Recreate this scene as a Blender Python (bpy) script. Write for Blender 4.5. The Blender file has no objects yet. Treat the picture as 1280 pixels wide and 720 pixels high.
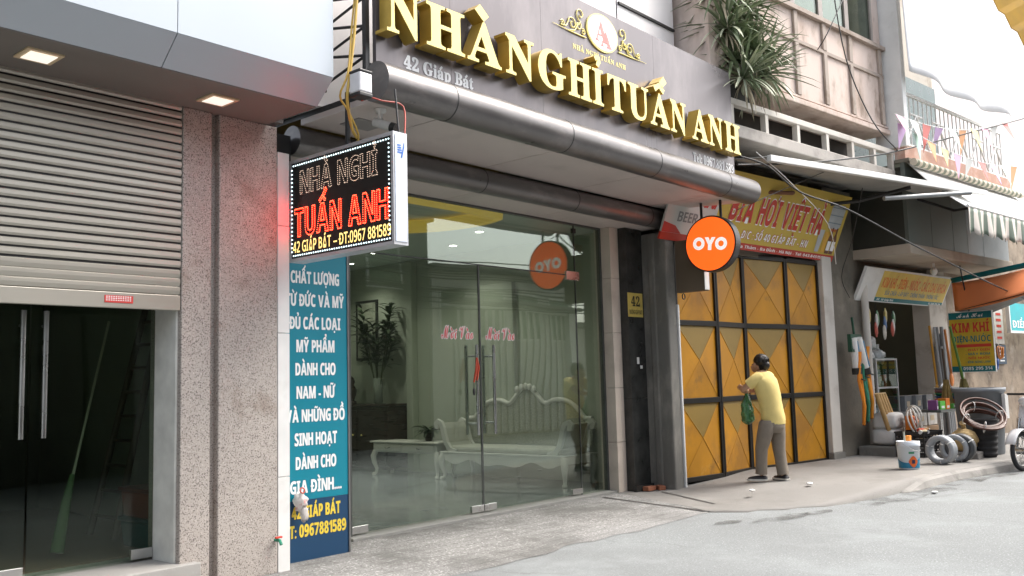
import bpy, bmesh, math, random, unicodedata
from mathutils import Vector, Matrix, noise
random.seed(7)
SC = bpy.context.scene
COL = SC.collection
R = math.radians

# ------------------------------------------------------------------ camera, world, sun, exposure
CAMH = 1.4
FPX = 1150.03
YAW, PITCH, ROLL = R(48.94), R(5.897), R(-1.573)
fw = Vector((math.sin(YAW)*math.cos(PITCH), math.cos(YAW)*math.cos(PITCH), math.sin(PITCH)))
rt = Vector((math.cos(YAW), -math.sin(YAW), 0)); up = rt.cross(fw)
cr = rt*math.cos(ROLL) + up*math.sin(ROLL)
cu = -rt*math.sin(ROLL) + up*math.cos(ROLL)
cam = bpy.data.cameras.new('camera'); camo = bpy.data.objects.new('camera', cam); COL.objects.link(camo)
cam.sensor_width = 36; cam.lens = 36*FPX/1280; cam.clip_start = .05; cam.clip_end = 800
M = Matrix((cr, cu, -fw)).transposed().to_4x4(); M.translation = Vector((0, 0, CAMH))
camo.matrix_world = M
SC.camera = camo

SUN_EL, SUN_AZ = R(54), R(124)          # azimuth measured from +Y towards +X
world = bpy.data.worlds.new('World'); SC.world = world; world.use_nodes = True
wn = world.node_tree; bg = wn.nodes['Background']
sky = wn.nodes.new('ShaderNodeTexSky'); sky.sky_type = 'NISHITA'; sky.sun_disc = False
sky.sun_elevation = SUN_EL; sky.sun_rotation = SUN_AZ
sky.air_density = 1.0; sky.dust_density = 5.0; sky.ozone_density = 1.0
hs = wn.nodes.new('ShaderNodeHueSaturation'); hs.inputs['Saturation'].default_value = .42
wn.links.new(sky.outputs[0], hs.inputs['Color']); wn.links.new(hs.outputs[0], bg.inputs[0])
bg.inputs[1].default_value = .15
sl = bpy.data.lights.new('sun', 'SUN'); sl.energy = 1.15; sl.angle = R(32); sl.color = (1, .93, .84)
so = bpy.data.objects.new('sun', sl); COL.objects.link(so)
sd = Vector((math.sin(SUN_AZ)*math.cos(SUN_EL), math.cos(SUN_AZ)*math.cos(SUN_EL), math.sin(SUN_EL)))
so.rotation_euler = sd.to_track_quat('Z', 'Y').to_euler(); so.location = (0, -4, 30)
SC.view_settings.view_transform = 'Standard'; SC.view_settings.look = 'None'
SC.view_settings.gamma = 1; SC.view_settings.use_curve_mapping = False
SC.view_settings.exposure = 1.50
SC.render.engine = 'CYCLES'
SC.cycles.use_denoising = True
SC.cycles.max_bounces = 8; SC.cycles.diffuse_bounces = 4; SC.cycles.glossy_bounces = 4
SC.cycles.transparent_max_bounces = 16; SC.cycles.sample_clamp_indirect = 4
SC.cycles.caustics_reflective = False; SC.cycles.caustics_refractive = False

# ------------------------------------------------------------------ measuring helpers: a sight line met with a real plane of the street
def ray(px, py): return fw + cr*((px-640)/FPX) - cu*((py-360)/FPX)
EYE = Vector((0, 0, CAMH))
def PY(px, py, y): d = ray(px, py); return EYE + d*(y/d.y)
def PX(px, py, x): d = ray(px, py); return EYE + d*(x/d.x)
def PZ(px, py, z): d = ray(px, py); return EYE + d*((z-CAMH)/d.z)
def PD(px, py, depth): return EYE + ray(px, py)*depth
# the neighbours' frontage is turned a little: u along it, v into the houses
TH = R(6.5); NO = Vector((10.3, 6.2, 0)); NU = Vector((math.cos(TH), -math.sin(TH), 0)); NV = Vector((math.sin(TH), math.cos(TH), 0))
def NW(u, v, z=0): return NO + NU*u + NV*v + Vector((0, 0, z))
def toN(p): q = p-NO; return Vector((q.dot(NU), q.dot(NV), p.z))
def PN(px, py, v): d = ray(px, py); k = (v-(EYE-NO).dot(NV))/d.dot(NV); return toN(EYE+d*k)
def PNZ(px, py, z): return toN(PZ(px, py, z))

# ------------------------------------------------------------------ materials
MATS = {}
def mat(name, col, rough=.6, metal=0, var=.12, scale=6, bump=.0, bscale=80, dirt=None, emit=0, spec=.5, detail=5, alpha=None, stretch=None, fine=None):
    if name in MATS: return MATS[name]
    m = bpy.data.materials.new(name); m.use_nodes = True; MATS[name] = m
    nt = m.node_tree; b = nt.nodes['Principled BSDF']; L = nt.links.new
    c = tuple(col)+(1,)
    b.inputs['Roughness'].default_value = rough; b.inputs['Metallic'].default_value = metal
    b.inputs['Specular IOR Level'].default_value = spec
    tc = nt.nodes.new('ShaderNodeTexCoord'); src = tc.outputs['Object']
    if stretch:
        mp = nt.nodes.new('ShaderNodeMapping'); mp.inputs['Scale'].default_value = stretch; L(src, mp.inputs[0]); srcs = mp.outputs[0]
    else: srcs = src
    n = nt.nodes.new('ShaderNodeTexNoise'); n.inputs['Scale'].default_value = scale; n.inputs['Detail'].default_value = detail; L(srcs, n.inputs['Vector'])
    r = nt.nodes.new('ShaderNodeMapRange'); r.inputs[1].default_value = .3; r.inputs[2].default_value = .7
    r.inputs[3].default_value = 1-var; r.inputs[4].default_value = 1+var; L(n.outputs[0], r.inputs[0])
    mx = nt.nodes.new('ShaderNodeVectorMath'); mx.operation = 'SCALE'; mx.inputs[0].default_value = col; L(r.outputs[0], mx.inputs['Scale'])
    out = mx.outputs[0]
    def blend(fac, color):
        nonlocal out
        x = nt.nodes.new('ShaderNodeMix'); x.data_type = 'RGBA'; L(fac, x.inputs[0]); L(out, x.inputs[6]); x.inputs[7].default_value = tuple(color)+(1,); out = x.outputs[2]
    if fine:      # speckle: (colour, amount, scale)
        for (cc, lo, sc_) in fine:
            f = nt.nodes.new('ShaderNodeTexNoise'); f.inputs['Scale'].default_value = sc_; f.inputs['Detail'].default_value = 2; L(src, f.inputs['Vector'])
            q = nt.nodes.new('ShaderNodeMapRange'); q.inputs[1].default_value = lo; q.inputs[2].default_value = lo+.05; L(f.outputs[0], q.inputs[0]); blend(q.outputs[0], cc)
    if dirt:
        for (cc, amt, sc_, lo) in dirt:
            f = nt.nodes.new('ShaderNodeTexNoise'); f.inputs['Scale'].default_value = sc_; f.inputs['Detail'].default_value = 7; f.inputs['Roughness'].default_value = .65; L(srcs, f.inputs['Vector'])
            q = nt.nodes.new('ShaderNodeMapRange'); q.inputs[1].default_value = lo; q.inputs[2].default_value = lo+.15; q.inputs[4].default_value = amt; L(f.outputs[0], q.inputs[0]); blend(q.outputs[0], cc)
    L(out, b.inputs['Base Color'])
    rr = nt.nodes.new('ShaderNodeMapRange'); rr.inputs[1].default_value = .25; rr.inputs[2].default_value = .75
    rr.inputs[3].default_value = max(.02, rough-.07); rr.inputs[4].default_value = min(1, rough+.07); L(n.outputs[0], rr.inputs[0]); L(rr.outputs[0], b.inputs['Roughness'])
    if bump:
        bn = nt.nodes.new('ShaderNodeTexNoise'); bn.inputs['Scale'].default_value = bscale; bn.inputs['Detail'].default_value = 4; L(srcs, bn.inputs['Vector'])
        bb = nt.nodes.new('ShaderNodeBump'); bb.inputs['Strength'].default_value = bump; bb.inputs['Distance'].default_value = .01; L(bn.outputs[0], bb.inputs['Height']); L(bb.outputs[0], b.inputs['Normal'])
    if emit:
        b.inputs['Emission Color'].default_value = c; b.inputs['Emission Strength'].default_value = emit
    if alpha is not None: b.inputs['Alpha'].default_value = alpha
    return m
def glass_mat(name, tint, r0=.06):
    m = bpy.data.materials.new(name); m.use_nodes = True; MATS[name] = m
    nt = m.node_tree; nt.nodes.remove(nt.nodes['Principled BSDF']); L = nt.links.new
    o = nt.nodes['Material Output']; t = nt.nodes.new('ShaderNodeBsdfTransparent'); t.inputs[0].default_value = tuple(tint)+(1,)
    g = nt.nodes.new('ShaderNodeBsdfGlossy'); g.inputs['Roughness'].default_value = .012; g.inputs['Color'].default_value = (.9, .97, .92, 1)
    lw = nt.nodes.new('ShaderNodeLayerWeight'); lw.inputs[0].default_value = .5
    pw = nt.nodes.new('ShaderNodeMath'); pw.operation = 'POWER'; L(lw.outputs['Facing'], pw.inputs[0]); pw.inputs[1].default_value = 4
    r = nt.nodes.new('ShaderNodeMapRange'); r.inputs[3].default_value = r0; r.inputs[4].default_value = .9; L(pw.outputs[0], r.inputs[0])
    # panes are never quite flat
    tc = nt.nodes.new('ShaderNodeTexCoord'); nz = nt.nodes.new('ShaderNodeTexNoise'); nz.inputs['Scale'].default_value = .9; nz.inputs['Detail'].default_value = 0; L(tc.outputs['Object'], nz.inputs['Vector'])
    bp = nt.nodes.new('ShaderNodeBump'); bp.inputs['Strength'].default_value = .05; bp.inputs['Distance'].default_value = .1; L(nz.outputs[0], bp.inputs['Height']); L(bp.outputs[0], g.inputs['Normal'])
    mx = nt.nodes.new('ShaderNodeMixShader'); L(r.outputs[0], mx.inputs[0]); L(t.outputs[0], mx.inputs[1]); L(g.outputs[0], mx.inputs[2]); L(mx.outputs[0], o.inputs[0])
    return m
GLASS = glass_mat('clear_glass', (.82, .86, .81), .09)
DGLASS = glass_mat('dark_glass', (.62, .7, .64), .045)

# ------------------------------------------------------------------ text outlines from the built-in font
def mapch(ch, style):
    base = {'serif': (0x1D400, 0x1D41A, 0x1D7CE), 'sans': (0x1D5D4, 0x1D5EE, 0x1D7EC), 'ital': (0x1D63C, 0x1D656, 0x1D7EC), 'script': (0x1D4D0, 0x1D4EA, 0x1D7CE), 'thin': (0x1D5A0, 0x1D5BA, 0x1D7E2)}.get(style)
    if base:
        if 'A' <= ch <= 'Z': return chr(base[0]+ord(ch)-65)
        if 'a' <= ch <= 'z': return chr(base[1]+ord(ch)-97)
        if ch.isdigit(): return chr(base[2]+ord(ch)-48)
    return ch
GL = {}
def glyph(ch, style, off=0, ext=0):
    k = (ch, style, off, ext)
    if k in GL: return GL[k]
    c = bpy.data.curves.new('g', 'FONT'); c.body = mapch(ch, style); c.size = 1; c.resolution_u = 5; c.offset = off; c.extrude = ext/2
    o = bpy.data.objects.new('g', c); COL.objects.link(o)
    dg = bpy.context.evaluated_depsgraph_get(); me = bpy.data.meshes.new_from_object(o.evaluated_get(dg))
    V = [tuple(v.co) for v in me.vertices]; F = [tuple(p.vertices) for p in me.polygons]
    bpy.data.objects.remove(o); bpy.data.curves.remove(c); bpy.data.meshes.remove(me)
    if not V: V = [(0, 0, 0), (.25, 0, 0), (.25, .01, 0)]; F = []
    xs = [v[0] for v in V]; ys = [v[1] for v in V]
    GL[k] = (V, F, (min(xs), max(xs), min(ys), max(ys))); return GL[k]
def ribbon(pts, w, z0, z1):
    V = []; F = []; n = len(pts)
    for i, p in enumerate(pts):
        a = Vector(pts[max(0, i-1)]); b = Vector(pts[min(n-1, i+1)]); d = (b-a).normalized(); q = Vector((-d.y, d.x))*w/2
        for z in ((z0, z1) if z1 > z0 else (z1,)):
            V += [(p[0]+q.x, p[1]+q.y, z), (p[0]-q.x, p[1]-q.y, z)]
    if z1 > z0:
        for i in range(n-1):
            a, b = 4*i, 4*i+4
            F += [(a+2, a+3, b+3, b+2), (a, b, b+1, a+1), (a, a+2, b+2, b), (a+1, b+1, b+3, a+3)]
        F += [(0, 1, 3, 2), (4*n-4, 4*n-2, 4*n-1, 4*n-3)]
    else:
        for i in range(n-1): F.append((2*i, 2*i+1, 2*i+3, 2*i+2))
    return V, F
def layout(s, style, off=0, ext=0, gap=.085, space=.3, mk=1.0):
    """list of (char, verts, faces) laid out from x=0, cap height about .7"""
    out = []; x = 0
    for ch in s:
        if ch == ' ': x += space; continue
        dec = unicodedata.normalize('NFD', ch); base = dec[0]; marks = dec[1:]; bar = False
        if base in 'Đđ': base = 'D' if base == 'Đ' else 'd'; bar = True
        V, F, (x0, x1, y0, y1) = glyph(base, style, off, ext)
        dx = x-x0; VV = [(a+dx, b, c) for a, b, c in V]; FF = list(F)
        cx = x+(x1-x0)/2; top = y1; z0, z1 = (-ext/2, ext/2) if ext else (0, 0); w = .085*mk+2*off
        def add(vf):
            n = len(VV); VV.extend(vf[0]); FF.extend(tuple(i+n for i in f) for f in vf[1])
        if base == 'i' and marks: top = y1
        hat = '\u0302' in marks or '\u0306' in marks
        t2 = top+(.12 if hat else 0); c2 = cx+(.1 if hat else 0)
        for mkc in marks:
            if mkc == '\u0300': add(ribbon([(c2-.13, t2+.23), (c2+.05, t2+.07)], w*1.15, z0, z1))
            elif mkc == '\u0301': add(ribbon([(c2+.13, t2+.23), (c2-.04, t2+.07)], w*1.15, z0, z1))
            elif mkc == '\u0309': add(ribbon([(c2-.08, t2+.19), (c2-.02, t2+.235), (c2+.06, t2+.22), (c2+.075, t2+.165), (c2+.02, t2+.12), (c2, t2+.06)], w*.75, z0, z1))
            elif mkc == '\u0303': add(ribbon([(c2-.16, t2+.08), (c2-.09, t2+.15), (c2, t2+.12), (c2+.09, t2+.09), (c2+.16, t2+.16)], w*.8, z0, z1))
            elif mkc == '\u0302': add(ribbon([(cx-.17, top+.06), (cx, top+.17), (cx+.17, top+.06)], w*.85, z0, z1))
            elif mkc == '\u0306': add(ribbon([(cx-.15, top+.17), (cx-.07, top+.08), (cx+.07, top+.08), (cx+.15, top+.17)], w*.8, z0, z1))
            elif mkc == '\u0323': add(ribbon([(cx-.05, y0-.12), (cx+.05, y0-.12)], .1, z0, z1))
            elif mkc == '\u031b': xr = x+(x1-x0); add(ribbon([(xr-.02, top-.05), (xr+.07, top+.0), (xr+.08, top+.1)], w*.8, z0+.002, z1+.002))
        if bar: add(ribbon([(x-.07, .34), (x+.24, .34)], .075, z0+.002, z1+.003))
        out.append((ch, VV, FF)); x += (x1-x0)+gap+(.06 if '\u031b' in marks else 0)
    return out, x-gap

# ------------------------------------------------------------------ mesh builder
class MB:
    def __init__(s): s.v = []; s.f = []; s.smooth = set()
    def raw(s, V, F, T=None, smooth=False):
        n = len(s.v); s.v += [tuple(T @ Vector(p)) if T is not None else tuple(p) for p in V]
        for f in F:
            if smooth: s.smooth.add(len(s.f))
            s.f.append(tuple(i+n for i in f))
        return s
    def box(s, x0, x1, y0, y1, z0, z1, T=None):
        V = [(x, y, z) for x in (x0, x1) for y in (y0, y1) for z in (z0, z1)]
        return s.raw(V, [(0, 1, 3, 2), (4, 6, 7, 5), (0, 4, 5, 1), (2, 3, 7, 6), (0, 2, 6, 4), (1, 5, 7, 3)], T)
    def hexa(s, a, b): # two quads (same winding) joined
        V = list(a)+list(b); return s.raw(V, [(3, 2, 1, 0), (4, 5, 6, 7)]+[(i, (i+1) % 4, 4+(i+1) % 4, 4+i) for i in range(4)])
    def prism(s, poly, d, T=None, smooth=False):   # poly in local xy, extruded along z by d
        n = len(poly); V = [(x, y, 0) for x, y in poly]+[(x, y, d) for x, y in poly]
        s.raw(V, [tuple(range(n))[::-1], tuple(range(n, 2*n))]+[(i, (i+1) % n, n+(i+1) % n, n+i) for i in range(n)], T); return s
    def tube(s, pts, r, seg=8, caps=True, T=None, smooth=True):
        pts = [Vector(p) for p in pts]; n = len(pts); V = []; F = []
        rr = r if isinstance(r, (list, tuple)) else [r]*n
        ref = None
        for i, p in enumerate(pts):
            d = (pts[min(n-1, i+1)]-pts[max(0, i-1)])
            if d.length < 1e-9: d = Vector((0, 0, 1))
            d.normalize()
            if ref is None: ref = d.orthogonal().normalized()
            ref = (ref-d*ref.dot(d)); ref = ref.normalized() if ref.length > 1e-6 else d.orthogonal().normalized()
            b = d.cross(ref)
            for k in range(seg): a = 2*math.pi*k/seg; V.append(tuple(p+(ref*math.cos(a)+b*math.sin(a))*rr[i]))
        for i in range(n-1):
            for k in range(seg): F.append((i*seg+k, i*seg+(k+1) % seg, (i+1)*seg+(k+1) % seg, (i+1)*seg+k))
        s.raw(V, F, T, smooth)
        if caps: s.raw(V[:seg], [tuple(range(seg))[::-1]], T); s.raw(V[-seg:], [tuple(range(seg))], T)
        return s
    def lathe(s, prof, seg=24, T=None, smooth=True):  # (r, z) pairs
        V = []; F = []; n = len(prof)
        for r, z in prof:
            for k in range(seg): a = 2*math.pi*k/seg; V.append((r*math.cos(a), r*math.sin(a), z))
        for i in range(n-1):
            for k in range(seg): F.append((i*seg+k, i*seg+(k+1) % seg, (i+1)*seg+(k+1) % seg, (i+1)*seg+k))
        s.raw(V, F, T, smooth); s.raw(V[:seg], [tuple(range(seg))[::-1]], T); s.raw(V[-seg:], [tuple(range(seg))], T); return s
    def torus(s, R0, r, T=None, seg=28, ts=10, sq=1.0):
        V = []; F = []
        for i in range(seg):
            a = 2*math.pi*i/seg
            for k in range(ts): b = 2*math.pi*k/ts; q = R0+r*math.cos(b); V.append((q*math.cos(a), q*math.sin(a), r*sq*math.sin(b)))
        for i in range(seg):
            for k in range(ts): F.append((i*ts+k, ((i+1) % seg)*ts+k, ((i+1) % seg)*ts+(k+1) % ts, i*ts+(k+1) % ts))
        return s.raw(V, F, T, True)
    def blob(s, c, rad, seg=14, rings=9, nz=0, fr=2.0, seed=0, T=None):
        V = []; F = []; c = Vector(c)
        for i in range(rings+1):
            t = math.pi*i/rings
            for k in range(seg):
                a = 2*math.pi*k/seg; d = Vector((math.sin(t)*math.cos(a), math.sin(t)*math.sin(a), math.cos(t)))
                m = 1+nz*noise.noise(d*fr+Vector((seed*3.1, seed, 0)))
                V.append(tuple(c+Vector((d.x*rad[0], d.y*rad[1], d.z*rad[2]))*m))
        for i in range(rings):
            for k in range(seg): F.append((i*seg+k, (i+1)*seg+k, (i+1)*seg+(k+1) % seg, i*seg+(k+1) % seg))
        return s.raw(V, F, T, True)
    def grid(s, fn, nu, nv, T=None, smooth=True):
        V = [tuple(fn(i/nu, j/nv)) for i in range(nu+1) for j in range(nv+1)]
        F = [(i*(nv+1)+j, (i+1)*(nv+1)+j, (i+1)*(nv+1)+j+1, i*(nv+1)+j+1) for i in range(nu) for j in range(nv)]
        return s.raw(V, F, T, smooth)
    def text(s, string, style, T, height, width=None, align='c', off=0, ext=0, gap=.085, space=.3, shear=0, mk=1.0):
        lay, w = layout(string, style, off, 0, gap, space, mk)
        sy = height/.7; sx = width/w if width else sy
        ox = {'l': 0, 'c': -w*sx/2, 'r': -w*sx}[align]
        for ch, V, F in lay:
            V2 = [(x*sx+ox+shear*y*sy, y*sy, z) for x, y, z in V]
            if ext:
                s.raw([(x, y, z+ext) for x, y, z in V2], F, T)
            else: s.raw(V2, F, T)
        return s
    def build(s, name, m, parent=None, bevel=0, solid=0, subsurf=0, world=False):
        me = bpy.data.meshes.new(name); me.from_pydata(s.v, [], s.f); me.update()
        if s.smooth:
            for i in s.smooth: me.polygons[i].use_smooth = True
        o = bpy.data.objects.new(name, me); COL.objects.link(o)
        if m: me.materials.append(m)
        if parent:
            o.parent = parent
            if world: o.matrix_parent_inverse = (Matrix.Translation(parent.location) @ parent.rotation_euler.to_matrix().to_4x4()).inverted()
        elif s.v:     # a thing of one mesh: origin at its base
            xs, ys, zs = zip(*s.v); q = Vector(((min(xs)+max(xs))/2, (min(ys)+max(ys))/2, min(zs)))
            me.transform(Matrix.Translation(-q)); o.location = q
        if solid: md = o.modifiers.new('solid', 'SOLIDIFY'); md.thickness = solid; md.offset = 0
        if subsurf: md = o.modifiers.new('sub', 'SUBSURF'); md.levels = subsurf; md.render_levels = subsurf
        if bevel: md = o.modifiers.new('bevel', 'BEVEL'); md.width = bevel; md.segments = 2; md.limit_method = 'ANGLE'; md.angle_limit = R(40)
        return o
def frame(o, x, y):    # local x, y directions -> matrix with z = x cross y
    x = Vector(x).normalized(); y = Vector(y).normalized(); z = x.cross(y); y = z.cross(x)
    m = Matrix((x, y, z)).transposed().to_4x4(); m.translation = Vector(o); return m
def TR(x, y, z, rz=0, rx=0, ry=0): return Matrix.Translation((x, y, z)) @ Matrix.Rotation(rz, 4, 'Z') @ Matrix.Rotation(ry, 4, 'Y') @ Matrix.Rotation(rx, 4, 'X')
def tag(o, label, cat, group=None):
    o['label'] = label; o['category'] = cat
    if group: o['group'] = group
    return o
def struct(o): o['kind'] = 'structure'; return o
def thing(name, label, cat, loc=(0, 0, 0), rz=0, group=None):
    o = bpy.data.objects.new(name, None); COL.objects.link(o); o.empty_display_size = .1
    o.location = loc; o.rotation_euler = (0, 0, rz); return tag(o, label, cat, group)
def nthing(name, label, cat, u=0, v=0, z=0, rz=0, group=None):
    return thing(name, label, cat, NW(u, v, z), -TH+rz, group)
def copy_tree(o, parent=None):
    c = o.copy(); COL.objects.link(c)
    if parent: c.parent = parent
    for ch in list(o.children): copy_tree(ch, c)
    return c

# ------------------------------------------------------------------ palette
m_steel = mat('brushed_steel', (.55, .55, .54), .28, 1, .06, 3)
m_alu = mat('pale_aluminium', (.55, .56, .57), .35, .6, .05, 4)
m_white = mat('white_paint', (.74, .74, .72), .5, 0, .06, 4, dirt=[((.45, .42, .36), .35, 1.7, .55)])
m_cream = mat('cream_wall', (.62, .62, .52), .7, 0, .05, 3)
m_black = mat('black_paint', (.018, .018, .018), .45, 0, .2, 12)
m_rubber = mat('black_rubber', (.022, .022, .024), .75, 0, .25, 20)
m_red = mat('red_lettering', (.62, .05, .03), .45, 0, .08, 8)
m_gold = mat('gold_face', (.93, .80, .27), .35, .0, .07, 5)
m_whitet = mat('white_lettering', (.9, .9, .9), .5, 0, .03, 8)

# ------------------------------------------------------------------ ground
m_ground = mat('bare_ground', (.16, .155, .15), .9, 0, .15, .5)
struct(MB().box(-120, 200, -120, 120, -.5, -.06).build('ground', m_ground))
m_road = mat('worn_road', (.212, .226, .228), .85, 0, .10, .45, .35, 120, dirt=[((.15, .155, .155), .55, .22, .5), ((.30, .325, .33), .5, .9, .52)], fine=[((.36, .38, .385), .6, 60), ((.11, .115, .12), .61, 85)])
def roadz(a, b):
    x = -40+170*a; y = -40+52*b
    return (x, y, -.008+.002*noise.noise(Vector((x*.4, y*.4, 0))))
nt_ = m_road.node_tree; b_ = nt_.nodes['Principled BSDF']; tc_ = nt_.nodes.new('ShaderNodeTexCoord')     # cracks and tyre-worn bands
vo = nt_.nodes.new('ShaderNodeTexVoronoi'); vo.feature = 'DISTANCE_TO_EDGE'; vo.inputs['Scale'].default_value = .55; nw = nt_.nodes.new('ShaderNodeTexNoise'); nw.inputs['Scale'].default_value = 2.2; nw.inputs['Detail'].default_value = 6
ad = nt_.nodes.new('ShaderNodeVectorMath'); ad.operation = 'MULTIPLY_ADD'; ad.inputs[1].default_value = (.55, .55, 0); nt_.links.new(tc_.outputs['Object'], nw.inputs['Vector']); nt_.links.new(nw.outputs['Color'], ad.inputs[0]); nt_.links.new(tc_.outputs['Object'], ad.inputs[2]); nt_.links.new(ad.outputs[0], vo.inputs['Vector'])
mr = nt_.nodes.new('ShaderNodeMapRange'); mr.inputs[1].default_value = .004; mr.inputs[2].default_value = .014; mr.inputs[3].default_value = .2; mr.inputs[4].default_value = 0; nt_.links.new(vo.outputs['Distance'], mr.inputs[0])
mk_ = nt_.nodes.new('ShaderNodeMath'); mk_.operation = 'MULTIPLY'; n3 = nt_.nodes.new('ShaderNodeTexNoise'); n3.inputs['Scale'].default_value = .5; m3 = nt_.nodes.new('ShaderNodeMapRange'); m3.inputs[1].default_value = .47; m3.inputs[2].default_value = .55; nt_.links.new(tc_.outputs['Object'], n3.inputs['Vector']); nt_.links.new(n3.outputs[0], m3.inputs[0]); nt_.links.new(mr.outputs[0], mk_.inputs[0]); nt_.links.new(m3.outputs[0], mk_.inputs[1])
mx_ = nt_.nodes.new('ShaderNodeMix'); mx_.data_type = 'RGBA'; nt_.links.new(mk_.outputs[0], mx_.inputs[0]); nt_.links.new(b_.inputs['Base Color'].links[0].from_socket, mx_.inputs[6]); mx_.inputs[7].default_value = (.05, .05, .05, 1); nt_.links.new(mx_.outputs[2], b_.inputs['Base Color'])
struct(MB().grid(roadz, 170, 60).build('road', m_road))
def m_tiles():
    m = mat('pavement_tiles', (.25, .246, .238), .8, 0, .14, 1.2, .45, 140, dirt=[((.115, .113, .105), .75, .9, .47), ((.30, .30, .30), .4, .35, .5)], fine=[((.50, .49, .48), .585, 46), ((.10, .10, .095), .6, 60)])
    nt = m.node_tree; L = nt.links.new; b = nt.nodes['Principled BSDF']
    tc = nt.nodes.new('ShaderNodeTexCoord'); br = nt.nodes.new('ShaderNodeTexBrick'); L(tc.outputs['Object'], br.inputs['Vector'])
    br.inputs['Scale'].default_value = 1; br.inputs['Brick Width'].default_value = .42; br.inputs['Row Height'].default_value = .16; br.inputs['Mortar Size'].default_value = .007; br.inputs['Mortar Smooth'].default_value = .5
    br.inputs['Color1'].default_value = (1, 1, 1, 1); br.inputs['Color2'].default_value = (.8, .8, .8, 1); br.inputs['Mortar'].default_value = (.5, .5, .48, 1)
    src = b.inputs['Base Color'].links[0].from_socket
    x = nt.nodes.new('ShaderNodeMix'); x.data_type = 'RGBA'; x.blend_type = 'MULTIPLY'; x.inputs[0].default_value = .8; L(src, x.inputs[6]); L(br.outputs[0], x.inputs[7]); L(x.outputs[2], b.inputs['Base Color'])
    return m
def pavez(u): return max(0, min(.1, (u+.5)*.05))
def tile(a, b):
    y = 4.95+1.97*b+(1-b)**3*.16*noise.noise(Vector((a*40, 3, 1))); x0 = -12; x1 = 8.75+(y-4.95)*.51; x = x0+(x1-x0)*a
    return (x, y, .003+.003*noise.noise(Vector((x, y, 3)))-.008*(1-min(1, b*4)))
struct(MB().grid(tile, 120, 14).build('pavement', m_tiles()))
m_conc = mat('stained_concrete', (.228, .219, .206), .85, 0, .13, .7, .4, 60, dirt=[((.15, .142, .13), .75, .55, .5), ((.30, .285, .265), .6, .33, .52), ((.08, .075, .07), .5, 2.6, .62)], fine=[((.16, .155, .15), .66, 70)])
secs = [((8.75+1.97*.51, 6.92), (8.75, 4.95), 0), ((9.82, 6.92), (8.95, 4.62), 0), ((9.9, 6.91), (9.12, 4.60), 0), ((9.95, 6.91), (9.3, 4.36), 0), ((10.0, 6.9), (9.5, 4.33), .0), ((10.05, 6.9), (9.75, 4.1), .0)]
for u in [.0, .5, 1, 1.5, 2, 3, 4, 5, 6, 7, 8, 10, 12, 15, 20, 30, 45]:
    p = NW(u, .75); q = NW(u, -2.2-.05*math.sin(u*1.7)); secs.append(((p.x, p.y), (q.x, q.y), pavez(u)))
pm = MB(); V = []; F = []; nb = 14
for (p, q, z) in secs:
    for j in range(nb+1):
        t = j/nb; x = p[0]+(q[0]-p[0])*t; y = p[1]+(q[1]-p[1])*t
        zz = z+.006*noise.noise(Vector((x*1.3, y*1.3, 7)))
        V.append((x, y, zz+.002))
for (p, q, z) in secs:
    V.append((q[0], q[1], -.05))
n0 = len(secs)*(nb+1)
for i in range(len(secs)-1):
    F.append((i*(nb+1)+nb, n0+i, n0+i+1, (i+1)*(nb+1)+nb))
for i in range(len(secs)-1):
    for j in range(nb): F.append((i*(nb+1)+j, i*(nb+1)+j+1, (i+1)*(nb+1)+j+1, (i+1)*(nb+1)+j))
struct(pm.raw(V, F, None, True).build('concrete_footway', m_conc))
# kerb: a worn concrete edge that rises out of the road
km = MB(); V = []; F = []
rise = lambda u: min(1, max(0, (u-1.2)/.6))
us = [1.2+.3*i for i in range(100)]
for u in us:
    w = .02*noise.noise(Vector((u*3.1, 2, 2))); z = max(.0, pavez(u)-.004+.010*noise.noise(Vector((u*3.3, 5, 1))))*rise(u); k = -2.2-.05*math.sin(u*1.7)
    for (dv, zz) in ((.16, z), (0, z), (-.06+w, z-.03), (-.10+w, -.03)): V.append(tuple(NW(u, k+dv, zz+.004)))
for i in range(len(us)-1):
    for j in range(3): F.append((i*4+j, i*4+j+1, i*4+5+j, i*4+4+j))
struct(km.raw(V, F).build('kerb', mat('kerb_concrete', (.26, .25, .235), .9, 0, .2, 3, .5, 40, dirt=[((.1, .1, .095), .7, 2, .5)])))
gd_ = mat('gutter_dirt', (.075, .07, .062), .95, 0, .3, 3, .3, 30); nt_ = gd_.node_tree; tc_ = nt_.nodes.new('ShaderNodeTexCoord'); n1 = nt_.nodes.new('ShaderNodeTexNoise'); n1.inputs['Scale'].default_value = 1.7; n1.inputs['Detail'].default_value = 8; n1.inputs['Roughness'].default_value = .7; nt_.links.new(tc_.outputs['Object'], n1.inputs['Vector'])
m1 = nt_.nodes.new('ShaderNodeMapRange'); m1.inputs[1].default_value = .45; m1.inputs[2].default_value = .72; m1.inputs[4].default_value = .85; nt_.links.new(n1.outputs[0], m1.inputs[0]); nt_.links.new(m1.outputs[0], nt_.nodes['Principled BSDF'].inputs['Alpha'])
V = []; F = []; ln = [(NW(u, -2.32-.05*math.sin(u*1.7)).x, NW(u, -2.32-.05*math.sin(u*1.7)).y) for u in [.3*k for k in range(45)]]
for i, (x, y) in enumerate(ln):
    w = .12+.12*(1+noise.noise(Vector((i*.6, 1, 9)))); V += [(x, y+.10, -.001), (x, y-w, -.0005)]
for i in range(len(ln)-1): F.append((2*i, 2*i+1, 2*i+3, 2*i+2))
struct(MB().raw(V, F).build('gutter_dirt', gd_))
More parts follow.
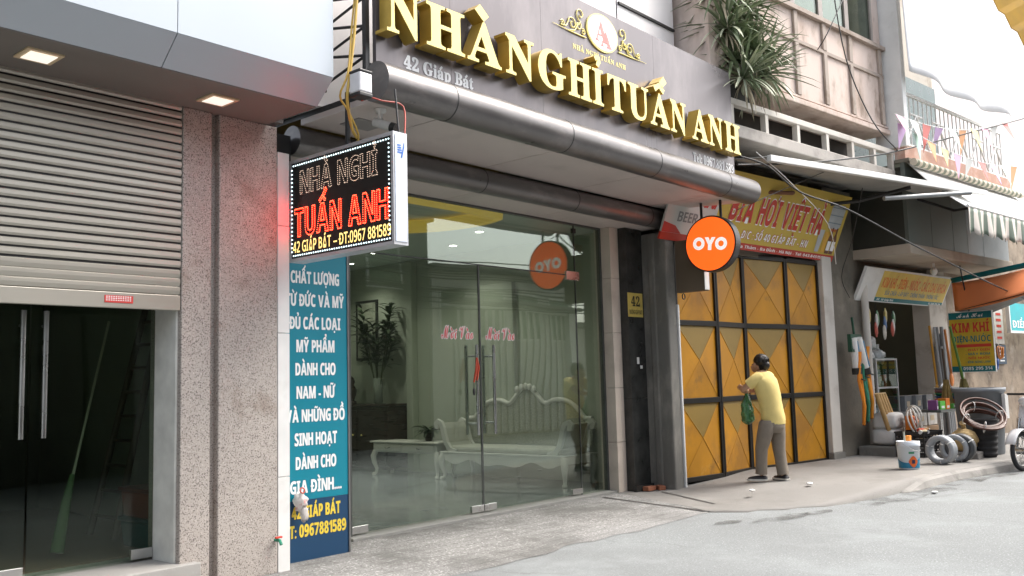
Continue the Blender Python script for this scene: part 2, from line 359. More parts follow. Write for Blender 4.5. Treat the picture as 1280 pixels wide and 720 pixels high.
# broken patch and drain in the footway
pb = MB()
for (x, y, rx, ry) in ((8.75, 4.15, .42, .12), (9.25, 4.0, .25, .09), (8.2, 4.45, .2, .07)):
    pl = [(rx*(1+.45*noise.noise(Vector((math.cos(k*.39)*2, math.sin(k*.39)*2, x))))*math.cos(2*math.pi*k/22), ry*(1+.6*noise.noise(Vector((math.cos(k*.29)*2, math.sin(k*.29)*2, y))))*math.sin(2*math.pi*k/22)) for k in range(22)]
    pb.raw([(x+p*math.cos(-.2)-q*math.sin(-.2), y+p*math.sin(-.2)+q*math.cos(-.2), .0012) for p, q in pl], [tuple(range(22))])
struct(pb.build('broken_patch', gd_))
pb = MB()
for (a, b, w) in (((9.15, 6.62), (8.75, 5.0), .05), ((9.95, 6.3), (9.3, 5.2), .035)):
    d = (Vector(b)-Vector(a)).normalized(); q = Vector((-d.y, d.x))*w/2; A, B = Vector(a), Vector(b)
    pb.raw([(A.x+q.x, A.y+q.y, .010), (A.x-q.x, A.y-q.y, .010), (B.x-q.x, B.y-q.y, .006), (B.x+q.x, B.y+q.y, .006)], [(0, 1, 2, 3)])
struct(pb.build('drain_channel', mat('drain_dirt', (.085, .08, .075), .95, 0, .3, 7, .4, 50)))

# ------------------------------------------------------------------ the guesthouse
HB = thing('guesthouse', 'guesthouse with wide glass front under a grey tube canopy beside the yellow gate', 'building', (7.4, 6.9, 0))
def hb(mb, name, m, **k): return mb.build(name, m, HB, world=True, **k)
m_floor = mat('lobby_tiles', (.22, .245, .26), .14, 0, .06, 1.5)
hb(MB().box(4.6, 10.35, 6.97, 12.8, -.05, .02), 'lobby_floor', m_floor)
m_lob = mat('pale_green_plaster', (.42, .455, .37), .75, 0, .05, 1.5)
hb(MB().box(10.35, 10.5, 6.97, 13, 0, 3.5).box(4.5, 10.35, 12.8, 12.95, 0, 3.5).box(4.45, 4.6, 6.97, 12.8, 0, 3.5), 'lobby_wall', m_lob)
hb(MB().box(10.27, 10.35, 8.95, 9.6, .02, 2.9).box(10.22, 10.35, 11.1, 11.25, .02, 3.45).box(10.28, 10.35, 7.0, 7.3, .02, 3.45), 'pilaster', m_lob, bevel=.01)
hb(MB().box(4.5, 10.5, 6.97, 13, 3.46, 3.6), 'lobby_ceiling', mat('ceiling_paint', (.55, .6, .56), .7, 0, .03, 2))
cv = MB()
def ell(r, z): return [(6.4+1.68*r*math.cos(a*math.pi/24), max(7.0+.3*(1-r), 7.6+1.5*r*math.sin(a*math.pi/24)), z) for a in range(48)]
A, B, C_, D_ = ell(1, 3.44), ell(.99, 3.3), ell(.9, 3.3), ell(.9, 3.44)
cv.raw(A+B+C_+D_, [(k*48+i, k*48+(i+1) % 48, (k+1)*48+(i+1) % 48, (k+1)*48+i) for k in range(3) for i in range(48)], None, True)
hb(cv, 'ceiling_cove', mat('yellow_cove', (.8, .55, .10), .5, 0, .03, 2, emit=.12))
m_lamp = mat('lamp_glow', (1, .97, .9), .5, emit=9, var=0)
for i, (x, y) in enumerate([(9.2, 10.8), (9.0, 8.4), (9.7, 12.0), (7.4, 10.2), (6.2, 10.6), (9.6, 9.5), (5.6, 7.6), (8.0, 12.2)]):
    d = hb(MB().lathe([(.055, 3.445), (.055, 3.452)], 20, TR(x, y, 0)), 'downlight', m_lamp)
    MB().torus(.065, .012, TR(x, y, 3.45), 24, 8, .8).build('trim_ring', m_white, d)
    li = bpy.data.lights.new('downlight_lamp', 'SPOT'); li.spot_size = R(130); li.spot_blend = .8; li.energy = 23; li.color = (1, .96, .89); li.shadow_soft_size = .06
    lo = bpy.data.objects.new('downlight_lamp', li); COL.objects.link(lo); lo.location = (x, y, 3.43)
# front wall pieces and pillars
hb(MB().box(4.5, 5.49, 6.84, 6.97, 0, 3.36), 'front_wall', m_cream, bevel=.005)
m_beige = mat('beige_stone', (.62, .54, .46), .4, 0, .08, 3, dirt=[((.42, .36, .30), .4, 2.5, .52)])
for z0, z1 in ((0, .62), (.624, 1.3), (1.304, 2.0), (2.004, 2.7), (2.704, 3.36)):
    hb(MB().box(9.645, 9.83, 6.72, 6.97, z0, z1), 'beige_pillar_block', m_beige, bevel=.004)
m_marble = mat('black_granite', (.035, .036, .034), .13, 0, .4, 5, fine=[((.07, .07, .066), .67, 60)])
hb(MB().box(9.832, 10.2, 6.6, 6.97, 0, 1.16).box(9.832, 10.2, 6.6, 6.97, 1.163, 3.36), 'black_pillar', m_marble, bevel=.004)
hb(MB().box(9.79, 10.23, 6.55, 6.6, 0, .08), 'plinth', m_marble)
m_thr = mat('stone_threshold', (.24, .24, .225), .6, 0, .15, 5)
hb(MB().box(5.45, 9.66, 6.74, 6.98, -.03, .03), 'threshold', m_thr, bevel=.006)
# glass front
fr = mat('dark_seal', (.05, .055, .05), .5)
def pane(name, x0, x1, z0, z1):
    g = hb(MB().box(x0, x1, 6.874, 6.886, z0, z1), name, GLASS)
    return g
p1 = pane('glass_door', 5.53, 7.33, .05, 2.70); p2 = pane('glass_door', 7.342, 9.085, .05, 2.70)
p3 = pane('side_pane', 9.097, 9.64, .03, 3.34); p4 = pane('transom_pane', 5.53, 9.085, 2.712, 3.34)
def wb(mb, name, m, par, **k):   # part of a part, world coordinates: parents sit at identity below HB
    o = mb.build(name, m, **k); 
    q = o.location.copy(); o.data.transform(Matrix.Translation(q)); o.location = (0, 0, 0); o.parent = par; return o
for d, xs, pxs in ((p1, (7.13, 7.24), (5.53, 7.12)), (p2, (7.44, 7.53), (7.342, 8.88))):
    for k, y in ((0, 6.80), (1, 6.96)):
        h = MB(); x = 7.20 if d is p1 else 7.47
        h.tube([(x, y, .86), (x, y, 1.82)], .017, 12)
        for z in (.98, 1.7): h.tube([(x, y, z), (x, 6.88, z)], .011, 8)
        wb(h, 'handle', m_steel, d)
for d, x0, x1 in ((p1, 5.53, 5.73), (p1, 7.14, 7.33), (p2, 7.342, 7.53), (p2, 8.89, 9.085)):
    wb(MB().box(x0, x1, 6.862, 6.898, .045, .115), 'patch_fitting', m_steel, d, bevel=.003)
wb(MB().box(8.9, 9.16, 6.86, 6.9, 2.645, 2.755), 'patch_fitting', m_steel, p2, bevel=.003)
wb(MB().box(9.06, 9.12, 6.86, 6.9, 3.24, 3.30), 'patch_fitting', m_black, p4, bevel=.003)
wb(MB().box(7.325, 7.347, 6.872, 6.888, .06, 2.7), 'door_seal', fr, p1); wb(MB().box(5.53, 9.085, 6.872, 6.888, 2.70, 2.712), 'seal', fr, p4); wb(MB().box(9.085, 9.097, 6.872, 6.888, .03, 3.34), 'seal', fr, p3)
hb(MB().box(5.49, 5.53, 6.85, 6.91, .02, 3.36).box(9.615, 9.645, 6.86, 6.92, .03, 3.36).box(5.53, 9.615, 6.86, 6.91, 3.34, 3.365), 'glass_frame', mat('dark_grey_frame', (.10, .105, .10), .4, .4))
wl = mat('white_script_edge', (.8, .8, .78), .5); rl = mat('red_script', (.62, .03, .035), .5)
for d, x0, x1 in ((p1, 6.74, 7.22), (p2, 7.42, 7.90)):
    T = frame(((x0+x1)/2, 6.868, 1.885), (1, 0, 0), (0, 0, 1))
    e = MB()
    for k in range(10):
        a = k*math.pi/5; T_ = frame(((x0+x1)/2+.0075*math.cos(a), 6.868-.0002*k, 1.885+.0075*math.sin(a)), (1, 0, 0), (0, 0, 1)); e.text('Mời Vào', 'script', T_, .15, x1-x0, space=.22)
    wb(e, 'lettering_edge', wl, d)
    T2 = frame(((x0+x1)/2, 6.8645, 1.885), (1, 0, 0), (0, 0, 1))
    wb(MB().text('Mời Vào', 'script', T2, .15, x1-x0, space=.22), 'lettering', rl, d)
# canopy
m_soff = mat('canopy_panel', (.57, .50, .47), .45, 0, .04, 1.5, dirt=[((.36, .32, .30), .3, 2.2, .55)])
xs = [4.54, 5.25, 6.80, 8.35, 9.90, 10.72]
for i in range(5):
    a, b = xs[i]+.005, xs[i+1]-.005
    if i == 4: hb(MB().prism([(a, 5.2), (b, 5.2), (b-.42, 6.26), (a, 6.26)], .05, TR(0, 0, 3.60)), 'soffit_panel', m_soff)
    else: hb(MB().box(a, b, 5.2, 6.26, 3.60, 3.65), 'soffit_panel', m_soff)
    hb(MB().box(a, min(b, 10.3), 6.40, 6.87, 3.362, 3.42), 'soffit_panel', m_soff)
hb(MB().box(4.55, 10.3, 5.25, 6.87, 3.655, 3.70), 'canopy_core', m_black)
m_tube = mat('grey_canopy_cladding', (.155, .146, .143), .33, .5, .08, 2, dirt=[((.27, .245, .235), .5, 2.2, .52), ((.08, .07, .065), .5, 4, .6)], stretch=(1, 1, 2.5))
m_ring = mat('dark_joint', (.03, .03, .03), .5)
for (y, z, r, x1, nm) in ((5.25, 3.725, .158, 10.66, 'canopy_tube'), (6.33, 3.475, .125, 10.28, 'canopy_tube')):
    t = hb(MB().tube([(4.5, y, z), (x1, y, z)], r, 32), nm, m_tube, bevel=.006)
    for x in xs[1:5]:
        wb(MB().tube([(x-.006, y, z), (x+.006, y, z)], r+.002, 32), 'joint_ring', m_ring, t)
hb(MB().box(4.75, 5.05, 5.75, 6.0, 3.592, 3.602), 'access_hatch', mat('hatch_grey', (.30, .28, .27), .5))
# storey above the sign and the return beside the neighbour
m_panel = mat('white_facade_panel', (.84, .81, .80), .4, 0, .03, 1.2)
hb(MB().box(4.5, 8.9, 5.98, 6.2, 3.7, 9).box(8.93, 10.22, 5.98, 6.2, 3.7, 9).box(10.0, 10.22, 6.2, 12.9, 3.7, 9).box(4.5, 4.7, 6.2, 12.9, 3.7, 9).box(4.5, 10.2, 12.8, 13, 3.7, 9), 'upper_wall', m_panel)
hb(MB().box(4.45, 10.3, 5.9, 13.05, 9, 9.25), 'roof', m_conc)
hb(MB().box(8.94, 10.21, 5.955, 5.978, 5.90, 5.93), 'panel_joint', m_black); hb(MB().box(8.9, 8.93, 5.99, 6.1, 3.7, 9), 'panel_joint', m_black)
# ------------------------------------------------------------------ the name sign over the canopy
SG = thing('name_sign', 'long grey sign board with raised gold letters above the canopy of the guesthouse', 'sign', (7.5, 5.36, 3.85))
def sg(mb, name, m, **k): return mb.build(name, m, SG, world=True, **k)
m_board = mat('grey_sign_board', (.155, .138, .142), .3, .3, .05, 1.2, dirt=[((.29, .26, .26), .5, 1.2, .5)], stretch=(1, 1, .35), bump=.03, bscale=2)
for a, b in ((4.57, 5.4), (5.4, 6.63), (6.63, 8.62), (8.62, 10.43)):
    sg(MB().box(a+.0015, b-.0015, 5.32, 5.36, 3.83, 5.24), 'board_panel', m_board)
tr = MB()
for y in (5.36, 5.9):
    for x in (4.5, 10.36): tr.box(x, x+.04, y, y+.04, 3.8, 5.25)
for k in range(12): tr.tube([(4.52, 5.38 if k % 2 else 5.92, 3.85+k*.12), (4.52, 5.92 if k % 2 else 5.38, 3.85+(k+1)*.12)], .012, 6)
for z in (3.9, 4.5, 5.2): tr.box(4.54, 10.36, 5.40, 5.44, z, z+.03)
sg(tr, 'steel_frame', m_black)
m_gside = mat('gold_return', (.56, .38, .075), .35, .5, .12, 5)
for ch, l, r in [('N', 4.55, 4.91), ('H', 4.97, 5.41), ('À', 5.44, 5.87), ('N', 5.93, 6.32), ('G', 6.38, 6.79), ('H', 6.83, 7.205), ('Ỉ', 7.225, 7.405), ('T', 7.48, 7.81), ('U', 7.85, 8.235), ('Ấ', 8.265, 8.655), ('N', 8.68, 9.01), ('A', 9.14, 9.51), ('N', 9.53, 9.865), ('H', 9.92, 10.31)]:
    base = unicodedata.normalize('NFD', ch)[0]; off = .012
    _, _, (x0, x1, y0, y1) = glyph(base, 'serif', off)
    _, _, (_, _, hy0, hy1) = glyph('H', 'serif', off)
    sx = (r-l)/(x1-x0); sy = .365/(hy1-hy0); mkk = 1.35
    def place(ext, yf, off=off, grow=0):
        lay, w = layout(ch, 'serif', off, ext, mk=mkk); V = lay[0][1]; F = lay[0][2]
        return [(l+x*sx, yf-z, 4.125+(y-hy0)*sy) for x, y, z in V], F
    V, F = place(.136, 5.232); L_ = sg(MB().raw(V, F), 'gold_letter', m_gside)
    V, F = place(0, 5.1625); wb(MB().raw(V, F), 'letter_face', m_gold, L_)
    lx = (l+r)/2
def bold(string, style, x, y, z, h, w, d, **k):     # strokes thickened by laying the word a few times a hair apart
    m = MB()
    for q in range(9):
        a = q*math.pi/4; rr_ = d if q else 0; m.text(string, style, frame((x+rr_*math.cos(a), y-.0003*q, z+rr_*math.sin(a)), (1, 0, 0), (0, 0, 1)), h, w, 'l', **k)
    return m
sg(bold('42 Giáp Bát', 'serif', 4.86, 5.317, 3.94, .108, .80, .004, mk=.8), 'white_lettering', m_whitet)
sg(bold('Tel: 0967.881.589', 'serif', 9.40, 5.317, 3.93, .11, .99, .003, gap=.1), 'white_lettering', m_whitet)
T = frame((7.59, 5.317, 4.70), (1, 0, 0), (0, 0, 1)); sg(MB().text('NHÀ NGHỈ TUẤN ANH', 'serif', T, .052, .93, off=.014), 'gold_lettering', m_gold)
def disc(cx, cz, rx, rz, y0, y1):
    pl = [(rx*math.cos(i*math.pi/28), rz*math.sin(i*math.pi/28)) for i in range(56)]
    return MB().prism(pl, y0-y1, frame((cx, y0, cz), (1, 0, 0), (0, 0, 1)))
em = sg(disc(7.63, 4.985, .275, .20, 5.318, 5.303), 'emblem', m_gold); wb(disc(7.63, 4.985, .256, .183, 5.302, 5.299), 'white_oval', m_whitet, em)
T = frame((7.60, 5.2965, 4.885), (1, 0, 0), (0, 0, 1)); mo = MB().text('A', 'serif', T, .22, .22, off=.005)
T = frame((7.68, 5.2955, 4.845), (1, 0, 0), (0, 0, 1)); mo.text('A', 'serif', T, .17, .2, off=.005)
wb(mo, 'monogram', mat('pale_red', (.72, .22, .20), .5), em)
def spiral(cx, cz, r0, a0, turns, sgn=1, n=26):
    return [(cx+sgn*r0*(1-.8*i/n)*math.cos(a0+turns*2*math.pi*i/n), cz+r0*(1-.8*i/n)*math.sin(a0+turns*2*math.pi*i/n)) for i in range(n+1)]
for sgn, x in ((1, 7.32), (-1, 7.94)):
    o_ = MB()
    def P2(pts, r): o_.tube([(x-sgn*px_, 5.31, 4.86+pz_) for px_, pz_ in pts], r, 6)
    P2([(-.02, 0), (.2, .0), (.52, .012)], [.008, .007, .002])
    for cx, cz, r0, a0, tn in ((.06, .22, .075, -1.6, 1.2), (.2, .09, .07, 0, 1.3), (.10, .10, .05, 2.5, 1.1), (.36, .05, .035, .5, 1.2), (.02, .05, .035, 1, 1.2)):
        P2(spiral(cx, cz, r0, a0, tn), .0065)
    P2([(.06, .145), (.12, .09), (.16, .03), (.25, .01)], .007); P2([(.27, .09), (.3, .04), (.39, .03)], .006)
    sg(o_, 'scroll_ornament', m_gold)

# ------------------------------------------------------------------ the shuttered shop on the left
LS = thing('shuttered_shop', 'shop with a half raised roller shutter, speckled stone pillars and white fascia', 'building', (2, 6.2, 0))
def ls(mb, name, m, **k): return mb.build(name, m, LS, world=True, **k)
m_gran = mat('speckled_granite', (.425, .382, .345), .6, 0, .1, 1.3, .2, 160, dirt=[((.16, .10, .06), .6, 1.5, .55), ((.42, .385, .355), .45, .7, .5), ((.11, .09, .075), .5, 4.5, .66)], fine=[((.17, .15, .135), .55, 95), ((.58, .53, .49), .6, 130)], stretch=None)
m_fasc = mat('white_fascia_panel', (.41, .455, .50), .38, .1, .03, .8)
m_chamf = m_fasc
for a, b in ((-3, 1.0), (1.005, 2.9), (2.906, 4.14)):
    ls(MB().box(a, b, 5.3, 5.36, 3.683, 8), 'fascia_panel', m_fasc)
    MBc = MB().hexa([(a, 5.3, 3.68), (b, 5.3, 3.68), (b, 5.5, 3.505), (a, 5.5, 3.505)], [(a, 5.34, 3.70), (b, 5.34, 3.70), (b, 5.52, 3.54), (a, 5.52, 3.54)])
    ls(MBc, 'chamfer_panel', m_chamf)
ls(MB().box(4.08, 4.138, 5.362, 6.13, 3.71, 8), 'fascia_return', m_fasc)
ls(MB().box(-3, 4.135, 5.505, 6.6, 3.50, 3.56), 'soffit', mat('soffit_grey', (.165, .153, .137), .6, 0, .06, 2))
ls(MB().box(-3, 4.33, 6.2, 6.4, 3.56, 8), 'upper_wall', m_conc)
m_lampf = mat('panel_lamp', (1, .93, .82), .5, emit=.28, var=0)
for x, y in ((2.26, 5.8), (3.51, 5.83)):
    f = ls(MB().box(x-.11, x+.11, y-.11, y+.11, 3.488, 3.499), 'ceiling_light', mat('lamp_frame', (.62, .50, .32), .5))
    wb(MB().box(x-.08, x+.08, y-.08, y+.08, 3.483, 3.487), 'diffuser', m_lampf, f)
ls(MB().box(3.42, 3.655, 6.15, 6.6, 0, 3.5), 'stone_pillar', m_gran, bevel=.008)
ls(MB().box(3.655, 3.72, 6.21, 6.6, 0, 3.5), 'pillar_recess', m_gran)
ls(MB().box(3.72, 4.235, 6.15, 6.6, 0, 3.5), 'stone_pillar', m_gran, bevel=.008)
for z0, z1 in ((0, .72), (.724, 1.84), (1.844, 2.7), (2.704, 3.3)):
    ls(MB().box(4.24, 4.35, 6.15, 6.75, z0, z1), 'white_trim', m_white, bevel=.004)
ls(MB().box(4.24, 4.47, 6.3, 6.9, 3.0, 3.5), 'side_beam', m_black)
# shutter
m_shut = mat('shutter_slats', (.42, .40, .345), .42, .35, .05, 2, dirt=[((.30, .25, .2), .4, 1.5, .55)], stretch=(.3, 1, 1))
sm = MB(); n = 23; p_ = .0615
for i in range(n):
    z = 2.10+i*p_
    if i < 3: sec = [(6.17, z), (6.168, z+.003), (6.160, z+.03), (6.160, z+p_-.012), (6.168, z+p_-.002), (6.18, z+p_)]
    else: sec = [(6.18, z+.014), (6.163, z+.015), (6.155, z+.03), (6.157, z+p_-.006), (6.163, z+p_), (6.18, z+p_)]
    V = [(x, y, zz) for x in (-3, 3.415) for y, zz in sec]; k = len(sec)
    sm.raw(V, [(j, j+1, k+j+1, k+j) for j in range(k-1)])
sh = ls(sm, 'roller_shutter', m_shut)
gm = MB()
for i in range(3, n): gm.box(-3, 3.415, 6.172, 6.176, 2.10+i*p_-.002, 2.10+i*p_+.0155)
wb(gm, 'slat_shadow_gap', m_black, sh)
wb(MB().box(-3, 3.415, 6.155, 6.19, 1.985, 2.095), 'bottom_bar', m_shut, sh, bevel=.006)
st = wb(MB().box(2.86, 3.06, 6.1515, 6.154, 2.02, 2.07), 'sticker', mat('red_sticker', (.62, .06, .05), .5), sh)
lm = MB()
for z in (2.033, 2.046, 2.058):
    for i in range(11): lm.box(2.87+i*.0165, 2.88+i*.0165, 6.1505, 6.1512, z, z+.007)
wb(lm, 'sticker_lines', m_whitet, sh)
ls(MB().box(3.405, 3.42, 6.2, 6.5, .2, 2.3), 'door_jamb', mat('jamb_white', (.82, .82, .76), .5))
ls(MB().box(-3, 3.55, 6.08, 6.75, -.05, .2), 'step', mat('grey_granite_step', (.36, .35, .33), .6, 0, .1, 4, fine=[((.4, .4, .38), .62, 70)]), bevel=.008)
DGLASS2 = glass_mat('shop_glass', (.78, .84, .78), .022)
g = ls(MB().box(2.53, 3.40, 6.495, 6.507, .22, 2.3), 'glass_door', DGLASS2); g2 = ls(MB().box(1.4, 2.515, 6.495, 6.507, .22, 2.3), 'glass_door', DGLASS2); ls(MB().box(-3, 1.39, 6.495, 6.507, .2, 2.3), 'side_pane', DGLASS2)
for d, x in ((g, 2.60), (g2, 2.455)):
    wb(MB().tube([(x, 6.44, 1.12), (x, 6.44, 1.97)], .018, 12).tube([(x, 6.44, 1.22), (x, 6.5, 1.22)], .01, 8).tube([(x, 6.44, 1.87), (x, 6.5, 1.87)], .01, 8), 'handle', m_steel, d)
wb(MB().box(3.24, 3.40, 6.485, 6.517, .22, .29), 'patch_fitting', m_steel, g, bevel=.003)
wb(MB().box(2.36, 2.51, 6.485, 6.517, .22, .29), 'patch_fitting', m_steel, g2, bevel=.003)
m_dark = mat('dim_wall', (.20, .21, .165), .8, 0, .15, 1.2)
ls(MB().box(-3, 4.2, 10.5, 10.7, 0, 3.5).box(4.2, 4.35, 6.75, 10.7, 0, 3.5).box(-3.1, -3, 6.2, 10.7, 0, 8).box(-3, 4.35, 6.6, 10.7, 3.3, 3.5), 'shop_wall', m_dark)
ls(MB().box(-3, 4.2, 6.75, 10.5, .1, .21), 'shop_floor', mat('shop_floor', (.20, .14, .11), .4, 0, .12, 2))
ls(MB().box(.4, 3.0, 8.9, 9.2, .21, .42), 'inner_step', mat('inner_step', (.26, .25, .22), .6))
# things inside the shop
lad = thing('ladder', 'dark wooden ladder leaning against the wall inside the shuttered shop', 'ladder', (4.0, 8.4, .21))
def leanT(o): return o
m_wood = mat('old_wood', (.075, .05, .032), .6, 0, .2, 8, stretch=(6, 6, 1))
A0, A1, B0, B1 = (3.65, 7.6, .21), (4.13, 7.75, 2.2), (3.65, 8.05, .21), (4.13, 8.05, 2.2)
for p, q in ((A0, A1), (B0, B1)): MB().tube([p, q], .03, 8).build('rail', m_wood, lad, world=True)
for i in range(9):
    t = .08+i*.105; MB().tube([Vector(A0).lerp(Vector(A1), t), Vector(B0).lerp(Vector(B1), t)], .016, 6).build('rung', m_wood, lad, world=True)
br = thing('broom', 'green bristled broom with thin pale handle leaning inside the dark shop', 'broom', (3.25, 7.3, .21))
MB().tube([(3.12, 7.2, .75), (3.55, 7.55, 2.0)], .011, 8).build('handle', mat('pale_stick', (.4, .4, .3), .5), br, world=True)
MB().tube([(3.13, 7.21, .8), (3.07, 7.17, .6), (2.98, 7.1, .25)], [.018, .035, .05], 12).build('brush', mat('green_bristle', (.07, .13, .05), .8, 0, .3, 40, stretch=(8, 8, 1)), br, world=True)
for lab, c, (x, y, z) in (('teal storage box under the red one inside the dark shop', (.02, .10, .11), (3.75, 6.95, .21)), ('dull red crate with a dark lid stacked inside the dark shop', (.22, .05, .025), (3.75, 6.95, .44))):
    o = MB(); w, d, h = .22, .26, .2
    o.hexa([(-w, -d, 0), (w, -d, 0), (w, d, 0), (-w, d, 0)], [(-w*1.08, -d*1.08, h), (w*1.08, -d*1.08, h), (w*1.08, d*1.08, h), (-w*1.08, d*1.08, h)])
    bx = thing('storage_box', lab, 'box', (x, y, z)); o.build('tub', mat('plastic_'+lab[:4], c, .4), bx, bevel=.02); MB().box(-w*1.14, w*1.14, -d*1.14, d*1.14, h, h+.03).build('lid', mat('lid_'+lab[:4], (c[0]*.6, c[1]*.6, c[2]*.6), .4), bx, bevel=.008)
# ------------------------------------------------------------------ blue text banner
BN = thing('advert_banner', 'tall blue banner with white shop text standing between the white pillar and the glass front', 'banner', (4.78, 6.4, 0))
m_blue = mat('teal_banner', (.0, .215, .30), .45, 0, .04, 1); m_navy = mat('navy_banner', (.008, .05, .12), .45, 0, .05, 1)
MB().box(-.34, .335, -.012, .012, .49, 2.85).build('banner_sheet', m_blue, BN); MB().box(-.34, .335, -.012, .012, .0, .488).build('banner_foot', m_navy, BN)
MB().box(.336, .352, -.02, .02, -.0, 2.86).build('edge_rail', mat('rail_grey', (.2, .2, .2), .4, .5), BN)
def jit(t, x, z, h, w, d=.0024):
    m = MB()
    for q in range(7):
        a = q*math.pi/3; e = d if q else 0; m.text(t, 'sans', frame((x+e*math.cos(a), -.0135-.0002*q, z+e*math.sin(a)), (1, 0, 0), (0, 0, 1)), h, w, gap=.1)
    return m
lines = ['CHẤT LƯỢNG', 'TỪ ĐỨC VÀ MỸ', 'ĐỦ CÁC LOẠI', 'MỸ PHẨM', 'DÀNH CHO', 'NAM - NỮ', 'VÀ NHỮNG ĐỒ', 'SINH HOẠT', 'DÀNH CHO', 'GIA ĐÌNH....']
ws = [.50, .60, .52, .39, .41, .39, .60, .43, .41, .52]
for i, t in enumerate(lines):
    z = 2.285-i*.193
    jit(t, 0, z, .098, ws[i]).build('white_lettering', m_whitet, BN)
m_yel = mat('yellow_lettering', (.80, .60, .06), .5, 0, .03)
jit('42 GIÁP BÁT', 0, .345, .095, .49).build('yellow_lettering', m_yel, BN)
jit('ĐT: 0967881589', -.01, .195, .095, .63).build('yellow_lettering', m_yel, BN)
# crumpled bag tied in front of the banner and a small tap
cb = MB(); cpos = PY(376, 628, 6.33)
cb.blob((0, 0, 0), (.06, .045, .07), 18, 12, .55, 2.4, 3).blob((.02, -.02, -.09), (.035, .025, .06), 14, 9, .5, 3, 5)
cbg = thing('plastic_bag', 'small crumpled white and red plastic bag hanging in front of the blue banner', 'bag', cpos)
cb.build('bag_body', mat('bag_film', (.62, .58, .56), .35, 0, .15, 14, .6, 30, dirt=[((.55, .04, .02), .95, 9, .56)]), cbg)
MB().torus(.022, .006, TR(-.02, -.05, .1, 0, 1.2), 14, 6).build('knot', mat('bag_knot', (.6, .1, .06), .5), cbg)
tp = PY(345, 675, 6.14); tpo = thing('garden_tap', 'small red and green tap low on the white trim of the stone pillar', 'tap', tp)
MB().tube([(0, .02, 0), (0, -.05, 0), (0, -.07, -.03)], .012, 8).build('spout', mat('tap_green', (.02, .25, .15), .5), tpo); MB().box(-.03, .03, -.045, -.025, .015, .03).build('handle', mat('tap_red', (.6, .05, .03), .5), tpo, bevel=.004)
# ------------------------------------------------------------------ LED box sign
LD = thing('led_sign', 'black lit LED box sign with red and white dot lettering projecting over the blue banner', 'sign', (4.46, 5.55, 2.42))
def ld(mb, name, m): return mb.build(name, m, LD, world=True)
y0, y1, z0, z1 = 4.95, 6.22, 2.425, 3.255
ld(MB().box(4.408, 4.53, y0, y1, z0, z1), 'cabinet', mat('led_board', (.012, .014, .013), .35))
fm = MB()
t = .022
for (a, b, c, d) in ((y0-.004, y1+.004, z0-.004, z0+t), (y0-.004, y1+.004, z1-t, z1+.004), (y0-.004, y0+t, z0+t, z1-t), (y1-t, y1+.004, z0+t, z1-t)): fm.box(4.40, 4.537, a, b, c, d)
ld(fm, 'aluminium_frame', mat('sign_aluminium', (.62, .63, .66), .35, .5, .05, 5))
ld(MB().box(4.415, 4.522, y0-.009, y0-.005, z0+.02, z1-.02), 'end_plate', mat('end_plate', (.66, .72, .82), .4, .1, .06, 5))
em_ = MB(); Tn = frame((4.47, y0-.0105, 3.14), (1, 0, 0), (0, 0, 1))
for k in range(4): em_.box(-.032, .012-.004*k, -.0+.018*k-.03, -.02+.018*k-.02, 0, .001, Tn)
em_.prism([(.0, -.07), (.034, .05), (.034, .012), (.012, -.075)], .001, Tn); ld(em_, 'blue_emblem', mat('emblem_blue', (.03, .14, .5), .4))
LT = lambda y, z, x=4.4065: frame((x, y, z), (0, -1, 0), (0, 0, 1))
def loops(V, F):
    cnt = {}
    for f in F:
        for i in range(len(f)):
            e = (f[i], f[(i+1) % len(f)]); cnt[frozenset(e)] = cnt.get(frozenset(e), []) + [e]
    nx = {}
    for es in cnt.values():
        if len(es) == 1: nx[es[0][0]] = es[0][1]
    out = []
    while nx:
        a, b = nx.popitem(); L = [a, b]
        while b in nx: b2 = nx.pop(b); L.append(b2); b = b2
        out.append([V[i] for i in L])
    return out
def dotted(string, style, T, height, width, sp, r, off=0, mk=1):
    m = MB(); lay, w = layout(string, style, off, 0, .11, .3, mk); sx = width/w; sy = height/.7; n_ = 0
    for ch, V, F in lay:
        W = [((x-w/2)*sx, y*sy) for x, y, z in V]
        # weld coincident points so outlines close
        key = {}; idx = []; P = []
        for p in W:
            k = (round(p[0], 5), round(p[1], 5))
            if k not in key: key[k] = len(P); P.append(p)
            idx.append(key[k])
        FF = [tuple(idx[i] for i in f) for f in F]
        for lp in loops(P, FF):
            acc = 0
            for a, b in zip(lp, lp[1:]):
                d = math.hypot(b[0]-a[0], b[1]-a[1])
                if d < 1e-6: continue
                while acc <= d:
                    q = (a[0]+(b[0]-a[0])*acc/d, a[1]+(b[1]-a[1])*acc/d)
                    m.prism([(q[0]+r*math.cos(k*math.pi/3), q[1]+r*math.sin(k*math.pi/3)) for k in range(6)], .003, T); acc += sp
                acc -= d
    return m
def lum(name, c, e): return mat(name, c, .5, emit=e, var=0)
ld(dotted('NHÀ NGHỈ', 'sans', LT(5.605, 2.965), .185, .95, .0165, .0030), 'white_dot_lettering', lum('led_warm_white', (.9, .66, .50), .42))
ld(dotted('TUẤN ANH', 'sans', LT(5.585, 2.62), .225, 1.14, .0165, .0034), 'red_dot_lettering', lum('led_red_dot', (1, .13, .06), 1.7))
rb = MB().text('TUẤN ANH', 'sans', LT(5.585, 2.62, 4.4073), .225, 1.14, gap=.11); ld(rb, 'red_glow_strip', lum('led_red', (1, .005, .0015), 15))
rb = MB().text('TUẤN ANH', 'sans', LT(5.585, 2.62, 4.4068), .225, 1.14, gap=.11, off=-.022); ld(rb, 'letter_core', mat('led_core', (.02, .01, .01), .5))
ld(MB().text('42 GIÁP BÁT – ĐT:0967 881589', 'thin', LT(5.585, 2.495), .085, 1.19, off=.012, gap=.1), 'yellow_lit_lettering', lum('led_yellow', (1, .70, .22), .62))
bd = MB()
